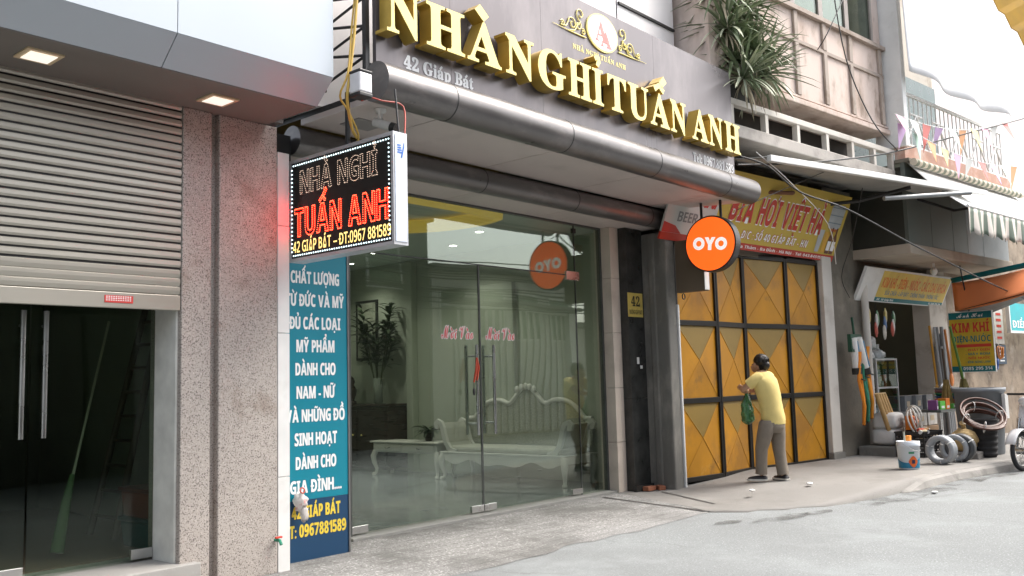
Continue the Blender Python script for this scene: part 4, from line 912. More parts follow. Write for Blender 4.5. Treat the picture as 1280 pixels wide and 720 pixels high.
# spiky plant on the balcony
SP = nthing('balcony_plant', 'big spiky green plant with drooping dry leaves at the left end of the balcony', 'plant', .62, -.62, 4.98)
mp_ = MB(); mp_.box(-.25, .35, -.12, .2, -.02, .34); mp_.build('planter', mat('dark_planter', (.05, .05, .045), .9, 0, .3, 6, .6, 30), SP)
rs = random.Random(11); st = MB(); g1 = MB(); g2 = MB(); g3 = MB()
heads = [(-.05, -.1, .55), (.28, -.2, .72), (-.28, -.15, .9), (.1, -.05, 1.15), (.45, -.22, .42), (-.1, -.25, .25), (-.35, -.1, 1.35), (.3, 0, 1.4)]
for hx, hy, hz in heads:
    st.tube([(hx*.3, .05, .2), (hx*.7, hy*.6, hz*.6), (hx, hy, hz)], [.035, .03, .025], 7)
    for k in range(95):
        a = rs.uniform(0, 6.28); el = rs.uniform(-.45, 1.3); d = (math.cos(a)*math.cos(el), math.sin(a)*math.cos(el), math.sin(el))
        leaf(g1 if rs.random() < .6 else g2, (hx, hy, hz), d, rs.uniform(.42, .82), rs.uniform(.014, .024), rs.uniform(.2, 1.2), .5, 6)
    for k in range(12):
        a = rs.uniform(0, 6.28); leaf(g3, (hx, hy, hz-.05), (math.cos(a)*.7, math.sin(a)*.7, -.4), rs.uniform(.3, .6), .013, 1.8, .4, 5)
st.build('stems', mat('dry_stem', (.09, .07, .05), .9, 0, .3, 20, .6, 40), SP); g1.build('leaves', mat('spiky_leaf', (.16, .21, .115), .5, 0, .3, 6), SP); g2.build('pale_leaves', mat('spiky_leaf_pale', (.40, .43, .31), .5, 0, .25, 6), SP); g3.build('dry_leaves', mat('dry_leaf', (.36, .31, .22), .8, 0, .25, 8), SP)
# folding awning over the gate
AW = nthing('folding_awning', 'pale folding awning with a white front bar and elbow arms above the yellow gate', 'awning', 2.5, -.4, 4.2)
af = MB(); P0, P1 = Vector((.8, -1.0, 4.22)), Vector((6.0, -1.72, 4.26)); Q0, Q1 = Vector((.6, -.05, 4.42)), Vector((4.7, -.1, 4.42))
npart(MB().grid(lambda a, b: (P0.lerp(P1, a)).lerp(Q0.lerp(Q1, a), b)+Vector((0, 0, -.05*math.sin(math.pi*b))), 20, 8), 'awning_cloth', mat('grey_awning_cloth', (.42, .42, .40), .7, 0, .1, 2, dirt=[((.22, .22, .2), .5, 2, .5)]), AW, solid=.012)
d = (P1-P0).normalized(); Tb = frame(P0+Vector((0, 0, -.02)), d, (0, 0, 1)); L = (P1-P0).length
npart(MB().box(0, L, -.05, .035, -.035, .035, Tb), 'front_bar', m_white, AW, bevel=.008)
npart(MB().tube([(1.2, .0, 4.0), (2.1, -.55, 3.97), (2.75, -.2, 4.12)], .03, 8), 'elbow_arm', mat('rusty_brown', (.16, .07, .035), .7, 0, .3, 8), AW)
npart(MB().tube([(3.3, -.1, 3.98), (3.75, -.7, 4.02), (4.1, -1.35, 4.16)], .03, 8), 'elbow_arm', m_black, AW)
a_, b_ = PN(1105, 248, -1.2), PN(1213, 241, -1.9)
cl = tag(MB().tube([NW(*a_), NW(*b_)], .035, 10).build('tube_rail', mat('grey_tube', (.30, .31, .31), .4, .3)), 'grey metal tube hanging under the white awning bar', 'tube')
# ------------------------------------------------------------------ the hardware shop
KS = nthing('hardware_shop', 'cluttered hardware shop with an open dark doorway and panelled balcony over it', 'building', 6.8, 0, .1)
def ks(mb, name, m, **k): return npart(mb, name, m, KS, **k)
ks(MB().box(4.98, 5.12, .03, .3, .1, 3.3), 'door_pier', m_grim); ks(MB().tube([(5.02, -.06, .15), (5.0, -.06, 2.85)], .06, 14), 'white_pipe', m_wpil)
m_pst = mat('flaking_white_wall', (.52, .48, .42), .85, 0, .1, 1.6, .3, 25, dirt=[((.26, .2, .14), .8, 1.4, .5)])
ks(MB().box(7.55, 8.3, -.02, .3, .1, 3.3), 'door_pier', m_pst, bevel=.01); ks(MB().box(5.12, 7.55, .05, .3, 2.95, 3.3), 'lintel', m_grim)
m_stone = mat('rubble_wall', (.30, .24, .18), .95, 0, .25, 2.2, .9, 9, dirt=[((.12, .085, .06), .85, 1.6, .5), ((.48, .42, .35), .7, 2.4, .55)])
ks(MB().box(8.3, 15, .0, .3, .1, 4.9), 'rubble_wall', m_stone)
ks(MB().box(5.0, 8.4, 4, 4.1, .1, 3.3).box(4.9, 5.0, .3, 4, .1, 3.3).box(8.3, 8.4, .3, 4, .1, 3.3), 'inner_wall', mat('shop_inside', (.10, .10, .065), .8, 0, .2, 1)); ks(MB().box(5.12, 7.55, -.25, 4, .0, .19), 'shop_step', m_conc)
ks(MB().box(4.86, 9.2, -.95, .2, 3.27, 3.43), 'balcony_slab', mat('stained_slab', (.46, .40, .33), .8, 0, .1, 1.4, .3, 30, dirt=[((.26, .2, .14), .6, 1.3, .52)]), bevel=.012)
m_gg = mat('grey_green_panel', (.13, .15, .135), .45, .2, .08, 2)
for a, b in ((4.9, 5.75), (5.76, 6.6), (6.61, 7.2), (7.21, 7.9), (7.91, 9.1)): ks(MB().box(a, b, -.92, -.89, 3.432, 4.68), 'balcony_panel', m_gg if b < 7.5 else mat('pale_panel', (.30, .34, .36), .45), bevel=.004)
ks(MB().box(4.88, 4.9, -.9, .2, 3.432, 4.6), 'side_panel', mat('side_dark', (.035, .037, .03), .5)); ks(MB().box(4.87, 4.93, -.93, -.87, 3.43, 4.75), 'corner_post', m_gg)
ks(MB().box(4.9, 9.2, -.88, .3, 4.68, 4.74), 'upper_floor', m_dark)
m_brick = mat('pink_brick', (.50, .30, .23), .85, 0, .15, 3, .4, 40, dirt=[((.6, .5, .44), .6, 3, .5)])
ks(MB().box(4.9, 9.4, -.95, -.78, 4.80, 5.04), 'brick_parapet', m_brick); ks(MB().box(4.86, 9.45, -1.02, -.7, 4.742, 4.80), 'parapet_ledge', m_grim, bevel=.01)
ks(MB().box(4.9, 9.2, .3, .5, 4.74, 9), 'upper_wall', m_pst); wg = ks(MB().box(5.02, 9.18, .25, .3, 4.9, 7.1), 'upper_window', mat('green_window', (.03, .075, .07), .3))
rg = MB().box(4.95, 9.3, -.9, -.86, 5.92, 5.97).box(4.95, 9.3, -.9, -.86, 5.06, 5.10)
x = 5.0
while x < 9.3: rg.tube([(x, -.88, 5.1), (x, -.88, 5.92)], .012, 5); x += .17
for k in range(5):
    u = 5.1+.85*k
    for (p, q) in (((u, 5.1), (u+.42, 5.62)), ((u+.42, 5.62), (u+.84, 5.1)), ((u+.2, 5.62), (u+.64, 5.62))): rg.tube([(p[0], -.9, p[1]), (q[0], -.9, q[1])], .018, 6)
ks(rg, 'white_railing', m_white)
ks(MB().box(4.86, 5.0, -1.0, -.5, 5.0, 9), 'party_wall', m_white, bevel=.01)
# shop sign
S1 = nthing('shop_sign', 'tilted yellow and white sign with orange lettering above the hardware shop doorway', 'sign', 6.4, -.1, 2.6)
sd_ = Vector((0, -.25, .53)); sL = sd_.length
def ST(u, t, lift=0): p = Vector((u, 0, 2.6))+sd_.normalized()*t; T = frame(p, (1, 0, 0), sd_); T.translation = p+T.to_3x3() @ Vector((0, 0, lift)); return T
def s1(mb, name, m): return npart(mb, name, m, S1)
s1(MB().box(4.8, 8.12, 0, sL, -.05, 0, ST(0, 0)), 'sign_box', m_white); s1(MB().box(5.42, 8.08, .09, sL-.03, 0.001, .004, ST(0, 0)), 'yellow_field', mat('sign_yellow', (.68, .50, .10), .5)); m_teal = mat('sign_teal', (.0, .16, .18), .5); s1(MB().box(5.42, 8.08, .02, .088, .001, .004, ST(0, 0)), 'teal_strip', m_teal)
m_ol = mat('orange_lettering', (.70, .16, .02), .5)
s1(MB().text('KIM KHÍ - ĐIỆN - NƯỚC - CÁC LOẠI KHÓA', 'sans', ST(6.75, .27, .006), .17, 2.5, off=.01), 'orange_lettering', m_ol); s1(MB().text('SỬA CHỮA - LẮP ĐẶT - CHỐNG THẤM - THÔNG TẮC', 'sans', ST(6.75, .14, .006), .075, 2.1, off=.0), 'grey_lettering', mat('slate_lettering', (.14, .22, .28), .5)); s1(MB().text('ĐC: 38 Giáp Bát', 'sans', ST(5.5, .035, .006), .035, .6, 'l').text('ĐT: 0985 295 314', 'sans', ST(8.0, .035, .006), .035, .5, 'r'), 'white_lettering', m_whitet)
bl = nthing('light_bulb', 'bare white bulb hanging under the stained balcony slab', 'lamp', 6.6, -.55, 3.05); MB().blob((0, 0, .08), (.06, .06, .075), 14, 10).build('bulb', mat('bulb_white', (.8, .8, .76), .3), bl); MB().tube([(0, 0, .14), (0, 0, .225)], .022, 8).build('socket', m_white, bl)
# hanging perpendicular sign
def PNU(px, py, u): d = ray(px, py); k = (u-(EYE-NO).dot(NU))/d.dot(NU); return toN(EYE+d*k)
U2 = 7.35; a_, b_ = PNU(1183, 392, U2), PNU(1238, 387, U2); c_, d_ = PNU(1193, 466, U2), PNU(1248, 464, U2)
va, vb, za, zb_ = (a_.y+c_.y)/2, (b_.y+d_.y)/2, (c_.z+d_.z)/2, (a_.z+b_.z)/2
S2 = nthing('hanging_sign', 'upright yellow and teal hardware sign hung square to the street beside the doorway', 'sign', U2, (va+vb)/2, za)
W2, H2 = va-vb, zb_-za; cv_ = (va+vb)/2
def S2T(s, t, lift=0): return frame((U2-.02-lift, cv_-s, za+t), (0, -1, 0), (0, 0, 1))
def s2(mb, name, m): return npart(mb, name, m, S2)
s2(MB().box(-W2/2, W2/2, 0, H2, -.04, 0, S2T(0, 0)), 'sign_box', m_white); hw = W2/2-.01
s2(MB().box(-hw, hw, .10*H2, .88*H2, 0.001, .003, S2T(0, 0)), 'yellow_field', mat('sign_yellow_deep', (.62, .42, .03), .5)); s2(MB().box(-hw, hw, .88*H2, .99*H2, .001, .003, S2T(0, 0)).box(-hw, hw, .01, .10*H2, .001, .003, S2T(0, 0)), 'teal_band', m_teal)
s2(MB().text('Anh Hai', 'script', S2T(0, .905*H2, .006), .07*H2, W2*.6, off=.01), 'script_lettering', m_whitet)
s2(MB().text('KIM KHÍ', 'sans', S2T(0, .66*H2, .006), .15*H2, W2*.84, off=.015), 'red_lettering', m_red); s2(MB().text('ĐIỆN-NƯỚC', 'sans', S2T(0, .495*H2, .006), .1*H2, W2*.88, off=.0), 'teal_lettering', m_teal)
s2(MB().box(-hw*.75, hw*.9, .41*H2, .46*H2, .004, .005, S2T(0, 0)), 'red_band', m_red)
for k, (t, mm) in enumerate((('- PHÁT ĐIỆN', m_red), ('- MÁY BƠM', m_teal), ('- NỒI NƯỚC', m_red), ('- BÌNH NÓNG LẠNH', m_teal))): s2(MB().text(t, 'sans', S2T(W2*.12, (.345-.066*k)*H2, .006), .035*H2, W2*.55, off=.0), 'list_lettering', mm)
s2(MB().text('0985 295 314', 'sans', S2T(W2*.1, .035*H2, .006), .05*H2, W2*.65, gap=.12), 'white_lettering', m_whitet); s2(MB().tube([(U2-.02, cv_, za+H2), (U2-.02, cv_+.1, 3.26)], .012, 6), 'hanger', m_black)
# striped awning of the hardware shop
m_strw = mat('white_awning', (.74, .74, .72), .7, 0, .04, 2)
SA = nthing('striped_awning', 'white awning with a striped scalloped valance over the panelled balcony', 'awning', 7.2, -1.4, 3.9)
npart(MB().grid(lambda a, b: (4.95+4.6*a, -.95-.85*b, 4.74-.85*b-.05*math.sin(math.pi*b)), 20, 6), 'awning_cloth', m_strw, SA, solid=.008)
def stripes(name, c1, c2, wdt):
    m = mat(name, c1, .75, 0, .05, 3); nt = m.node_tree; b = nt.nodes['Principled BSDF']; tc = nt.nodes.new('ShaderNodeTexCoord'); sp_ = nt.nodes.new('ShaderNodeSeparateXYZ'); nt.links.new(tc.outputs['Object'], sp_.inputs[0])
    q = nt.nodes.new('ShaderNodeMath'); q.operation = 'MULTIPLY'; q.inputs[1].default_value = 1/wdt; nt.links.new(sp_.outputs[0], q.inputs[0]); f = nt.nodes.new('ShaderNodeMath'); f.operation = 'FRACT'; nt.links.new(q.outputs[0], f.inputs[0]); g = nt.nodes.new('ShaderNodeMath'); g.operation = 'GREATER_THAN'; g.inputs[1].default_value = .5; nt.links.new(f.outputs[0], g.inputs[0])
    x = nt.nodes.new('ShaderNodeMix'); x.data_type = 'RGBA'; nt.links.new(g.outputs[0], x.inputs[0]); nt.links.new(b.inputs['Base Color'].links[0].from_socket, x.inputs[6]); x.inputs[7].default_value = tuple(c2)+(1,); nt.links.new(x.outputs[2], b.inputs['Base Color']); return m
m_val = stripes('striped_cloth', (.66, .60, .54), (.13, .17, .13), .26); m_hood = stripes('striped_hood', (.62, .56, .45), (.20, .22, .16), .2)
npart(MB().grid(lambda a, b: (5.0+4.55*a, -1.81+.035*math.sin(a*60)*b, 3.9-(.40+.03*math.sin(a*120))*b), 120, 5), 'valance', m_val, SA, solid=.006); npart(MB().tube([(5.0, -1.8, 3.91), (9.55, -1.8, 3.91)], .025, 8), 'front_bar', m_white, SA)
npart(MB().tube([(4.88, -1.08, 4.72), (9.5, -1.08, 4.72)], .06, 12), 'roller', m_hood, SA); npart(MB().tube([(5.3, -.9, 4.2), (5.5, -1.4, 3.95), (5.2, -1.8, 3.9)], .022, 8), 'elbow_arm', m_black, SA)
# big white tarpaulin and the pale wall beyond
TP = nthing('white_tarpaulin', 'huge bright white tarpaulin hanging over the upper railing', 'tarpaulin', 6.6, -1.1, 6.2)
npart(MB().grid(lambda a, b: (4.75+3.2*a+.95*a*b**2.2, -1.12-.12*b+.05*math.sin(a*17+b*2)*(.3+b), 9.3-3.15*b-.12*math.sin(a*3)*b), 50, 24), 'sheet', mat('tarp_white', (.86, .86, .87), .6, 0, .03, 1.2), TP, solid=.01)
PW = nthing('pale_house', 'tall pale pink wall of the house beyond the white tarpaulin', 'building', 12, 1, 0); npart(MB().box(9.2, 18, .32, 6, 4.9, 14), 'wall', mat('pale_pink_wall', (.82, .74, .73), .85, 0, .04, .8, dirt=[((.6, .5, .46), .4, .9, .52)]), PW); npart(MB().box(9.1, 18.1, .2, 6.1, 14, 14.2), 'roof', m_conc, PW)
VN = nthing('wall_vine', 'thin dry vine with a green tuft on the pale pink wall', 'plant', 10.2, .25, 7); vm = MB(); vp = [PN(1222+8*math.sin(k*.9)+k*2, 72-k*7, .28) for k in range(7)]; npart(vm.tube(vp, .012, 5), 'stem', mat('dry_vine', (.2, .15, .12), .9), VN); lf = MB(); c = PN(1222, 72, .2)
for k in range(50): b = rs.uniform(0, 6.28); leaf(lf, c+Vector((rs.uniform(-.2, .2), 0, rs.uniform(-.25, .2))), (math.cos(b), -.3, math.sin(b)), rs.uniform(.08, .18), .02)
npart(lf, 'leaves', mat('vine_leaf', (.16, .2, .09), .7), VN)
FB = thing('distant_house', 'pale yellow house with shuttered windows seen past the spiky plant', 'building', (14, 13, 0))
MB().box(11.2, 20, 11.5, 18, 0, 14).build('wall', mat('cream_yellow', (.66, .56, .40), .8, 0, .05, 1), FB, world=True); MB().box(11, 20.2, 11.3, 18.2, 14, 14.3).build('roof', m_conc, FB, world=True)
for x in (12.2, 14.2, 16.2):
    for z in (7.4, 9.6, 11.8): f = MB().box(x, x+.95, 11.44, 11.5, z, z+1.3).build('window', m_white, FB, world=True); g = MB().box(x+.07, x+.88, 11.43, 11.438, z+.07, z+1.23).build('pane', mat('shutter_grey', (.3, .3, .3), .5)); g.data.transform(Matrix.Translation(g.location)); g.location = (0, 0, 0); g.parent = f
# orange tarp
OT = nthing('orange_tarp', 'orange tarpaulin awning with a teal edge stretched over the right footway', 'awning', 8.5, -1.4, 2.9)
A, B = PN(1190, 354, -.5), PN(1194, 389, -.6); C_, D_ = PN(1300, 331, -2.0), PN(1300, 362, -2.3)
npart(MB().grid(lambda a, b: A.lerp(C_, a).lerp(B.lerp(D_, a), b)+Vector((0, 0, -.04*math.sin(math.pi*a))), 14, 6), 'sheet', mat('orange_canvas', (.86, .28, .11), .6, 0, .06, 2), OT, solid=.008)
A2, C2 = A+Vector((0, .02, .09)), C_+Vector((0, .02, .09)); npart(MB().grid(lambda a, b: A2.lerp(C2, a).lerp(A.lerp(C_, a), b), 10, 1), 'teal_edge', m_teal, OT, solid=.008)
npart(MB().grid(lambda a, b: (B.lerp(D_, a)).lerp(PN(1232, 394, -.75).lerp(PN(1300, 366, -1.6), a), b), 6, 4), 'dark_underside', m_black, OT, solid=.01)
YA = thing('yellow_awning', 'corner of a yellow awning with a scalloped edge overhead at the far right', 'awning', PD(1290, 0, 8.5))
ea = [PD(1240+8*k, -4+11*k+(6 if k % 2 else 0), 8.5) for k in range(8)]; eb = [p+cr*1.6+cu*.9+fw*.5 for p in ea]
V = [tuple(p) for p in ea+eb]; MB().raw(V, [(k, k+1, 9+k, 8+k) for k in range(7)], None).build('cloth', mat('yellow_canvas', (.62, .34, .03), .6, 0, .15, 5), YA, solid=.01, world=True)
# bunting
for si, (p0, p1, lab) in enumerate((((1118, 142), (1262, 152), 'upper string of coloured paper pennants across the white railing'), ((1120, 150), (1275, 208), 'lower string of coloured paper pennants sagging across the white railing'))):
    a, b = PN(*p0, -1.35), PN(*p1, -1.5); bu = nthing('bunting', lab, 'bunting', a.x, a.y, a.z, 0, 'pennant strings')
    f = lambda t: a.lerp(b, t)+Vector((0, 0, -.5*t*(1-t)*1.6)); npart(MB().tube([f(k/16) for k in range(17)], .006, 5), 'string', m_white, bu)
    cs = [(.74, .38, .50), (.80, .42, .22), (.60, .42, .66), (.75, .75, .72), (.78, .66, .32), (.55, .70, .63), (.68, .22, .20)]
    for k in range(10):
        t = (k+.4)/10; q = f(t); w = .15; ro = rs.uniform(-.5, .5)
        npart(MB().raw([(q.x-w, q.y, q.z), (q.x+w, q.y, f(min(1, t+.03)).z), (q.x+rs.uniform(-.1, .1), q.y+ro*.3, q.z-.30-rs.uniform(0, .14))], [(0, 1, 2)]), 'pennant', mat('pennant_%d' % ((k*3+si*2) % 7), cs[(k*3+si*2) % 7], .7, 0, .05, 4), bu, solid=.003)
# other signs on the right
S3 = nthing('teal_sign', 'bright teal shop sign with white lettering at the right edge on the rubble wall', 'sign', 11.9, -.35, 2.3); npart(MB().box(10.35, 13.5, -.42, -.36, 2.18, 2.74), 'panel', mat('bright_teal', (.02, .42, .46), .5), S3); npart(MB().box(10.3, 13.55, -.425, -.355, 2.13, 2.178).box(10.3, 10.348, -.425, -.355, 2.18, 2.78), 'frame', m_white, S3); npart(MB().text('ĐIỂM BÁN XỔ SỐ', 'sans', frame((10.45, -.424, 2.24), (1, 0, 0), (0, 0, 1)), .14, 2.9, 'l', off=.005), 'white_lettering', m_whitet, S3)
for (x0, x1, y0_, y1_, lab, c) in ((1240, 1255, 386, 430, 'white paper notice with red lines beside the teal sign', (.62, .58, .54)), (1245, 1258, 431, 455, 'small dark blue notice below the white paper notice', (.06, .09, .13))):
    p, q = PN(x0, y0_, -.02), PN(x1, y1_, -.02); nb = nthing('paper_notice', lab, 'notice', (p.x+q.x)/2, -.03, q.z); npart(MB().box(p.x, q.x, -.035, -.02, q.z, p.z), 'sheet', mat('notice_%d' % x0, c, .6), nb)
    lm = MB()
    for k in range(5): z = q.z+(p.z-q.z)*(.14+.17*k); lm.box(p.x+.12, q.x-.12, -.038, -.036, z, z+(p.z-q.z)*.07)
    npart(lm, 'printed_lines', m_red if x0 == 1240 else m_whitet, nb)

# ------------------------------------------------------------------ the man at the gate
MD = PZ(958, 601, .08); D0 = (MD-EYE).dot(fw)+.05
MAN = thing('person', 'man in a pale yellow shirt and grey trousers bending towards the yellow gate', 'person', MD, 0)
away = Vector((fw.x, fw.y, 0)).normalized()
def J(px, py, dz=0): return PD(px, py, D0)+away*dz
def skin(name, pts, edges, m, root_i=0, sub=2, parent=None):
    me = bpy.data.meshes.new(name); me.from_pydata([tuple(p[0]) for p in pts], edges, []); me.update()
    o = bpy.data.objects.new(name, me); COL.objects.link(o); me.materials.append(m)
    md = o.modifiers.new('skin', 'SKIN'); md.use_smooth_shade = True
    lay = me.skin_vertices[0].data
    for i, p in enumerate(pts):
        r = p[1]; lay[i].radius = (r, r) if not isinstance(r, tuple) else r
        lay[i].use_root = (i == root_i)
    s_ = o.modifiers.new('sub', 'SUBSURF'); s_.levels = sub; s_.render_levels = sub
    if parent: o.parent = parent; o.matrix_parent_inverse = Matrix.Translation(-parent.location)
    return o
m_skin = mat('skin', (.42, .24, .15), .55, 0, .05, 8); m_shirt = mat('yellow_shirt', (.72, .58, .22), .85, 0, .06, 9, .25, 22); m_trou = mat('grey_trousers', (.21, .18, .145), .9, 0, .1, 10, .3, 18); m_hair = mat('black_hair', (.012, .01, .009), .5, 0, .3, 60, .4, 90, stretch=(1, 1, .3)); m_shoe = mat('dark_shoe', (.025, .025, .028), .6); m_sole = mat('pale_sole', (.65, .63, .58), .6)
j = dict(pel=J(966, 524), mid=J(964, 504, .02), che=J(958, 482, .06), nb=J(955, 467, .09), nk=J(953.5, 463, .10), hd=J(952.5, 456, .12), cr_=J(953, 450, .11), ch=J(946, 461, .16), no=J(943, 457, .18),
         ls=J(946, 472, -.08), le=J(927, 487.5, -.02), lw=J(937, 490.5, .20), lh=J(941, 490, .28), rs_=J(965, 471, .17), re=J(954, 488, .36), rw=J(945, 489, .42), rh=J(942, 487, .46),
         lhip=J(957, 530, -.07), lk=J(951, 561, -.03), la=J(951, 595, -.03), rhip=J(973, 529, .07), rk=J(975.5, 562, .06), ra=J(979, 597, -.02))
pts = []; idx = {}; ed = []
def A(n, p, r): idx[n] = len(pts); pts.append((p, r))
for n, r in (('pel', .10), ('mid', .095), ('che', .105), ('nb', .065), ('nk', .052), ('hd', .088), ('cr_', .075), ('ch', .045), ('no', .016), ('ls', .055), ('le', .038), ('lw', .027), ('lh', .034), ('rs_', .055), ('re', .038), ('rw', .027), ('rh', .034), ('lhip', .07), ('lk', .055), ('la', .038), ('rhip', .07), ('rk', .055), ('ra', .038)): A(n, j[n], r)
for a, b in (('pel', 'mid'), ('mid', 'che'), ('che', 'nb'), ('nb', 'nk'), ('nk', 'hd'), ('hd', 'cr_'), ('hd', 'ch'), ('ch', 'no'), ('nb', 'ls'), ('ls', 'le'), ('le', 'lw'), ('lw', 'lh'), ('nb', 'rs_'), ('rs_', 're'), ('re', 'rw'), ('rw', 'rh'), ('pel', 'lhip'), ('lhip', 'lk'), ('lk', 'la'), ('pel', 'rhip'), ('rhip', 'rk'), ('rk', 'ra')): ed.append((idx[a], idx[b]))
for hand, wr, tag_ in (('lh', 'lw', 'l'), ('rh', 'rw', 'r')):
    d = (j[hand]-j[wr]).normalized(); sd2 = d.cross(Vector((0, 0, 1))).normalized(); up2 = sd2.cross(d)
    for k, (o_, L) in enumerate(((-.028, .062), (-.009, .075), (.011, .07), (.029, .055))):
        b = j[hand]+up2*o_+d*.035; prev = idx[hand]
        for q, (f1, f2) in enumerate(((.5, .0), (.85, .35), (.9, .7))):
            A('%s%d%d' % (tag_, k, q), b+d*L*f1-sd2*L*f2*.6, .0095); ed.append((prev, len(pts)-1)); prev = len(pts)-1
    b = j[hand]-d*.015+up2*.03; A(tag_+'t0', b+up2*.02, .011); ed.append((idx[hand], len(pts)-1)); A(tag_+'t1', b+up2*.035+d*.035, .0095); ed.append((len(pts)-2, len(pts)-1))
skin('body', pts, ed, m_skin, 0, 2, MAN)
fdir = (J(-35, 0)-J(0, 0)).normalized()*.66+away*.75; fdir.z = 0; fdir.normalize(); rdir = fdir.cross(Vector((0, 0, 1)))
def loft(mb, rings, n=24, sub_=4):     # rings: (centre, half width, half depth); smooth interpolation between them
    V = []; F = []; P = []
    for i in range(len(rings)-1):
        for k in range(sub_):
            t = k/sub_; q = [rings[max(0, i-1)], rings[i], rings[i+1], rings[min(len(rings)-1, i+2)]]
            cm_ = lambda p0, p1, p2, p3: .5*((2*p1)+(p2-p0)*t+(2*p0-5*p1+4*p2-p3)*t*t+(3*p1-p0-3*p2+p3)*t**3)
            P.append((cm_(*[x[0] for x in q]), cm_(*[x[1] for x in q]), cm_(*[x[2] for x in q])))
    P.append(rings[-1])
    for i, (c, a_, b_) in enumerate(P):
        for k in range(n):
            th = 2*math.pi*k/n; wv = 1+.03*noise.noise(Vector((math.cos(th)*2.2, math.sin(th)*2.2, c.z*9)))+.045*noise.noise(Vector((math.cos(th)*1.4+c.z*6, math.sin(th)*1.4, c.z*24)))
            V.append(tuple(c+rdir*a_*math.cos(th)*wv+fdir*b_*math.sin(th)*wv))
    for i in range(len(P)-1):
        for k in range(n): F.append((i*n+k, i*n+(k+1) % n, (i+1)*n+(k+1) % n, (i+1)*n+k))
    mb.raw(V, F, None, True); mb.raw(V[:n], [tuple(range(n))[::-1]]); mb.raw(V[-n:], [tuple(range(n))]); return mb
sm_ = loft(MB(), [(J(967, 530), .170, .135), (J(966.5, 521), .172, .138), (J(963.5, 505), .165, .130), (J(959, 487), .188, .138), (J(956.5, 475), .192, .12), (J(955, 469), .13, .095), (J(954.3, 465), .068, .068)])
for s_, e_ in (('ls', 'le'), ('rs_', 're')):
    p0, p1 = j[s_], j[s_].lerp(j[e_], .62); ins = p0.lerp(J(957, 476), .45); sm_.tube([ins, p0, p0.lerp(p1, .5), p1], [.075, .078, .074, .07], 16)
sm_.build('shirt', m_shirt, MAN, world=True)
tm = loft(MB(), [(J(966.5, 517), .150, .120), (J(966, 526), .166, .135), (J(965.5, 534), .168, .14), (J(965.3, 541), .12, .10)])
for h_, k_, a2 in (('lhip', 'lk', 'la'), ('rhip', 'rk', 'ra')):
    h0, k0, a0 = j[h_], j[k_], j[a2]
    tm.tube([h0+Vector((0, 0, .05)), h0, h0.lerp(k0, .5), k0, k0.lerp(a0, .35), k0.lerp(a0, .75), a0+Vector((0, 0, .035))], [.085, .104, .096, .080, .074, .074, .076], 18)
tm.build('trousers', m_trou, MAN, world=True)
hc = j['hd'].lerp(j['cr_'], .5)
hb_ = MB().blob((0, 0, 0), (.098, .092, .085), 26, 16, .16, 7, 2, Matrix.Translation(hc-fdir*.024+Vector((0, 0, .028)))).blob((0, 0, 0), (.062, .084, .07), 22, 12, .14, 7, 4, Matrix.Translation(hc-fdir*.052+Vector((0, 0, -.035))))
for k in range(420):
    a = rs.uniform(-2.5, 2.5)+math.pi; el = rs.uniform(-.75, 1.5); d = fdir*math.cos(a)*math.cos(el)+rdir*math.sin(a)*math.cos(el)+Vector((0, 0, math.sin(el)))
    if el < 0 and math.cos(a) > -.25: continue
    p0 = hc-fdir*.024+Vector((0, 0, .02 if el > 0 else 0))+Vector((d.x*.095, d.y*.095, d.z*.088)); t_ = (d*.35+Vector((0, 0, -.8))+fdir*.25+rdir*rs.uniform(-.4, .4)).normalized(); leaf(hb_, p0, t_, rs.uniform(.03, .055), .006, .5, .2, 2)
hb_.build('hair', m_hair, MAN, world=True)
sdv = fdir.cross(Vector((0, 0, 1)))
for sgn in (-1, 1):
    MB().blob((0, 0, 0), (.022, .012, .032), 10, 8, 0, 2, 0, Matrix.Translation(hc+sdv*sgn*.093+Vector((0, 0, -.035))+fdir*.01)).build('ear', m_skin, MAN, world=True); MB().blob((0, 0, 0), (.009, .009, .009), 8, 6, 0, 2, 0, Matrix.Translation(hc+sdv*sgn*.034+fdir*.09+Vector((0, 0, -.022)))).build('eye', m_black, MAN, world=True)
for an, dr in (('la', (-.82, .35)), ('ra', (-.45, .85))):
    p = j[an]; d = (cr*dr[0]+away*dr[1]); d.z = 0; d.normalize(); T = frame((p.x, p.y, .082), d, Vector((0, 0, 1)).cross(d))
    outl = [(-.08, -.032), (-.06, -.042), (.0, -.040), (.08, -.048), (.14, -.042), (.185, -.018), (.185, .018), (.14, .042), (.08, .046), (0, .038), (-.06, .04), (-.08, .03)]
    so_ = MB().prism(outl, .022, T); V = [(x*.96, y*.92, .022) for x, y in outl]+[(x*.9 if x > 0 else x*.95, y*.8, .05 if x > .1 else .075) for x, y in outl]; n = len(outl)
    sh_ = MB().raw(V, [(k, (k+1) % n, n+(k+1) % n, n+k) for k in range(n)]+[tuple(range(n, 2*n))], T, True)
    o = sh_.build('shoe', m_shoe, MAN, world=True, subsurf=1); o2 = so_.build('sole', m_sole, world=False); o2.data.transform(Matrix.Translation(o2.location)); o2.location = (0, 0, 0); o2.parent = o
gb = thing('plastic_bag', 'green translucent plastic bag hanging from the bending man at the gate', 'bag', J(938, 531, .12))
def gbp(a, b):
    t = b; ang = a*2*math.pi; r = (.02+.085*math.sin(min(1, t*1.5)*math.pi/2))*(1 if t < .9 else (1-(t-.9)*7)); q = Vector((math.cos(ang), math.sin(ang), t*2)); r *= 1+.35*noise.noise(q*2.2)
    return (r*math.cos(ang)*.9, r*math.sin(ang)*.7, .40*(1-t))
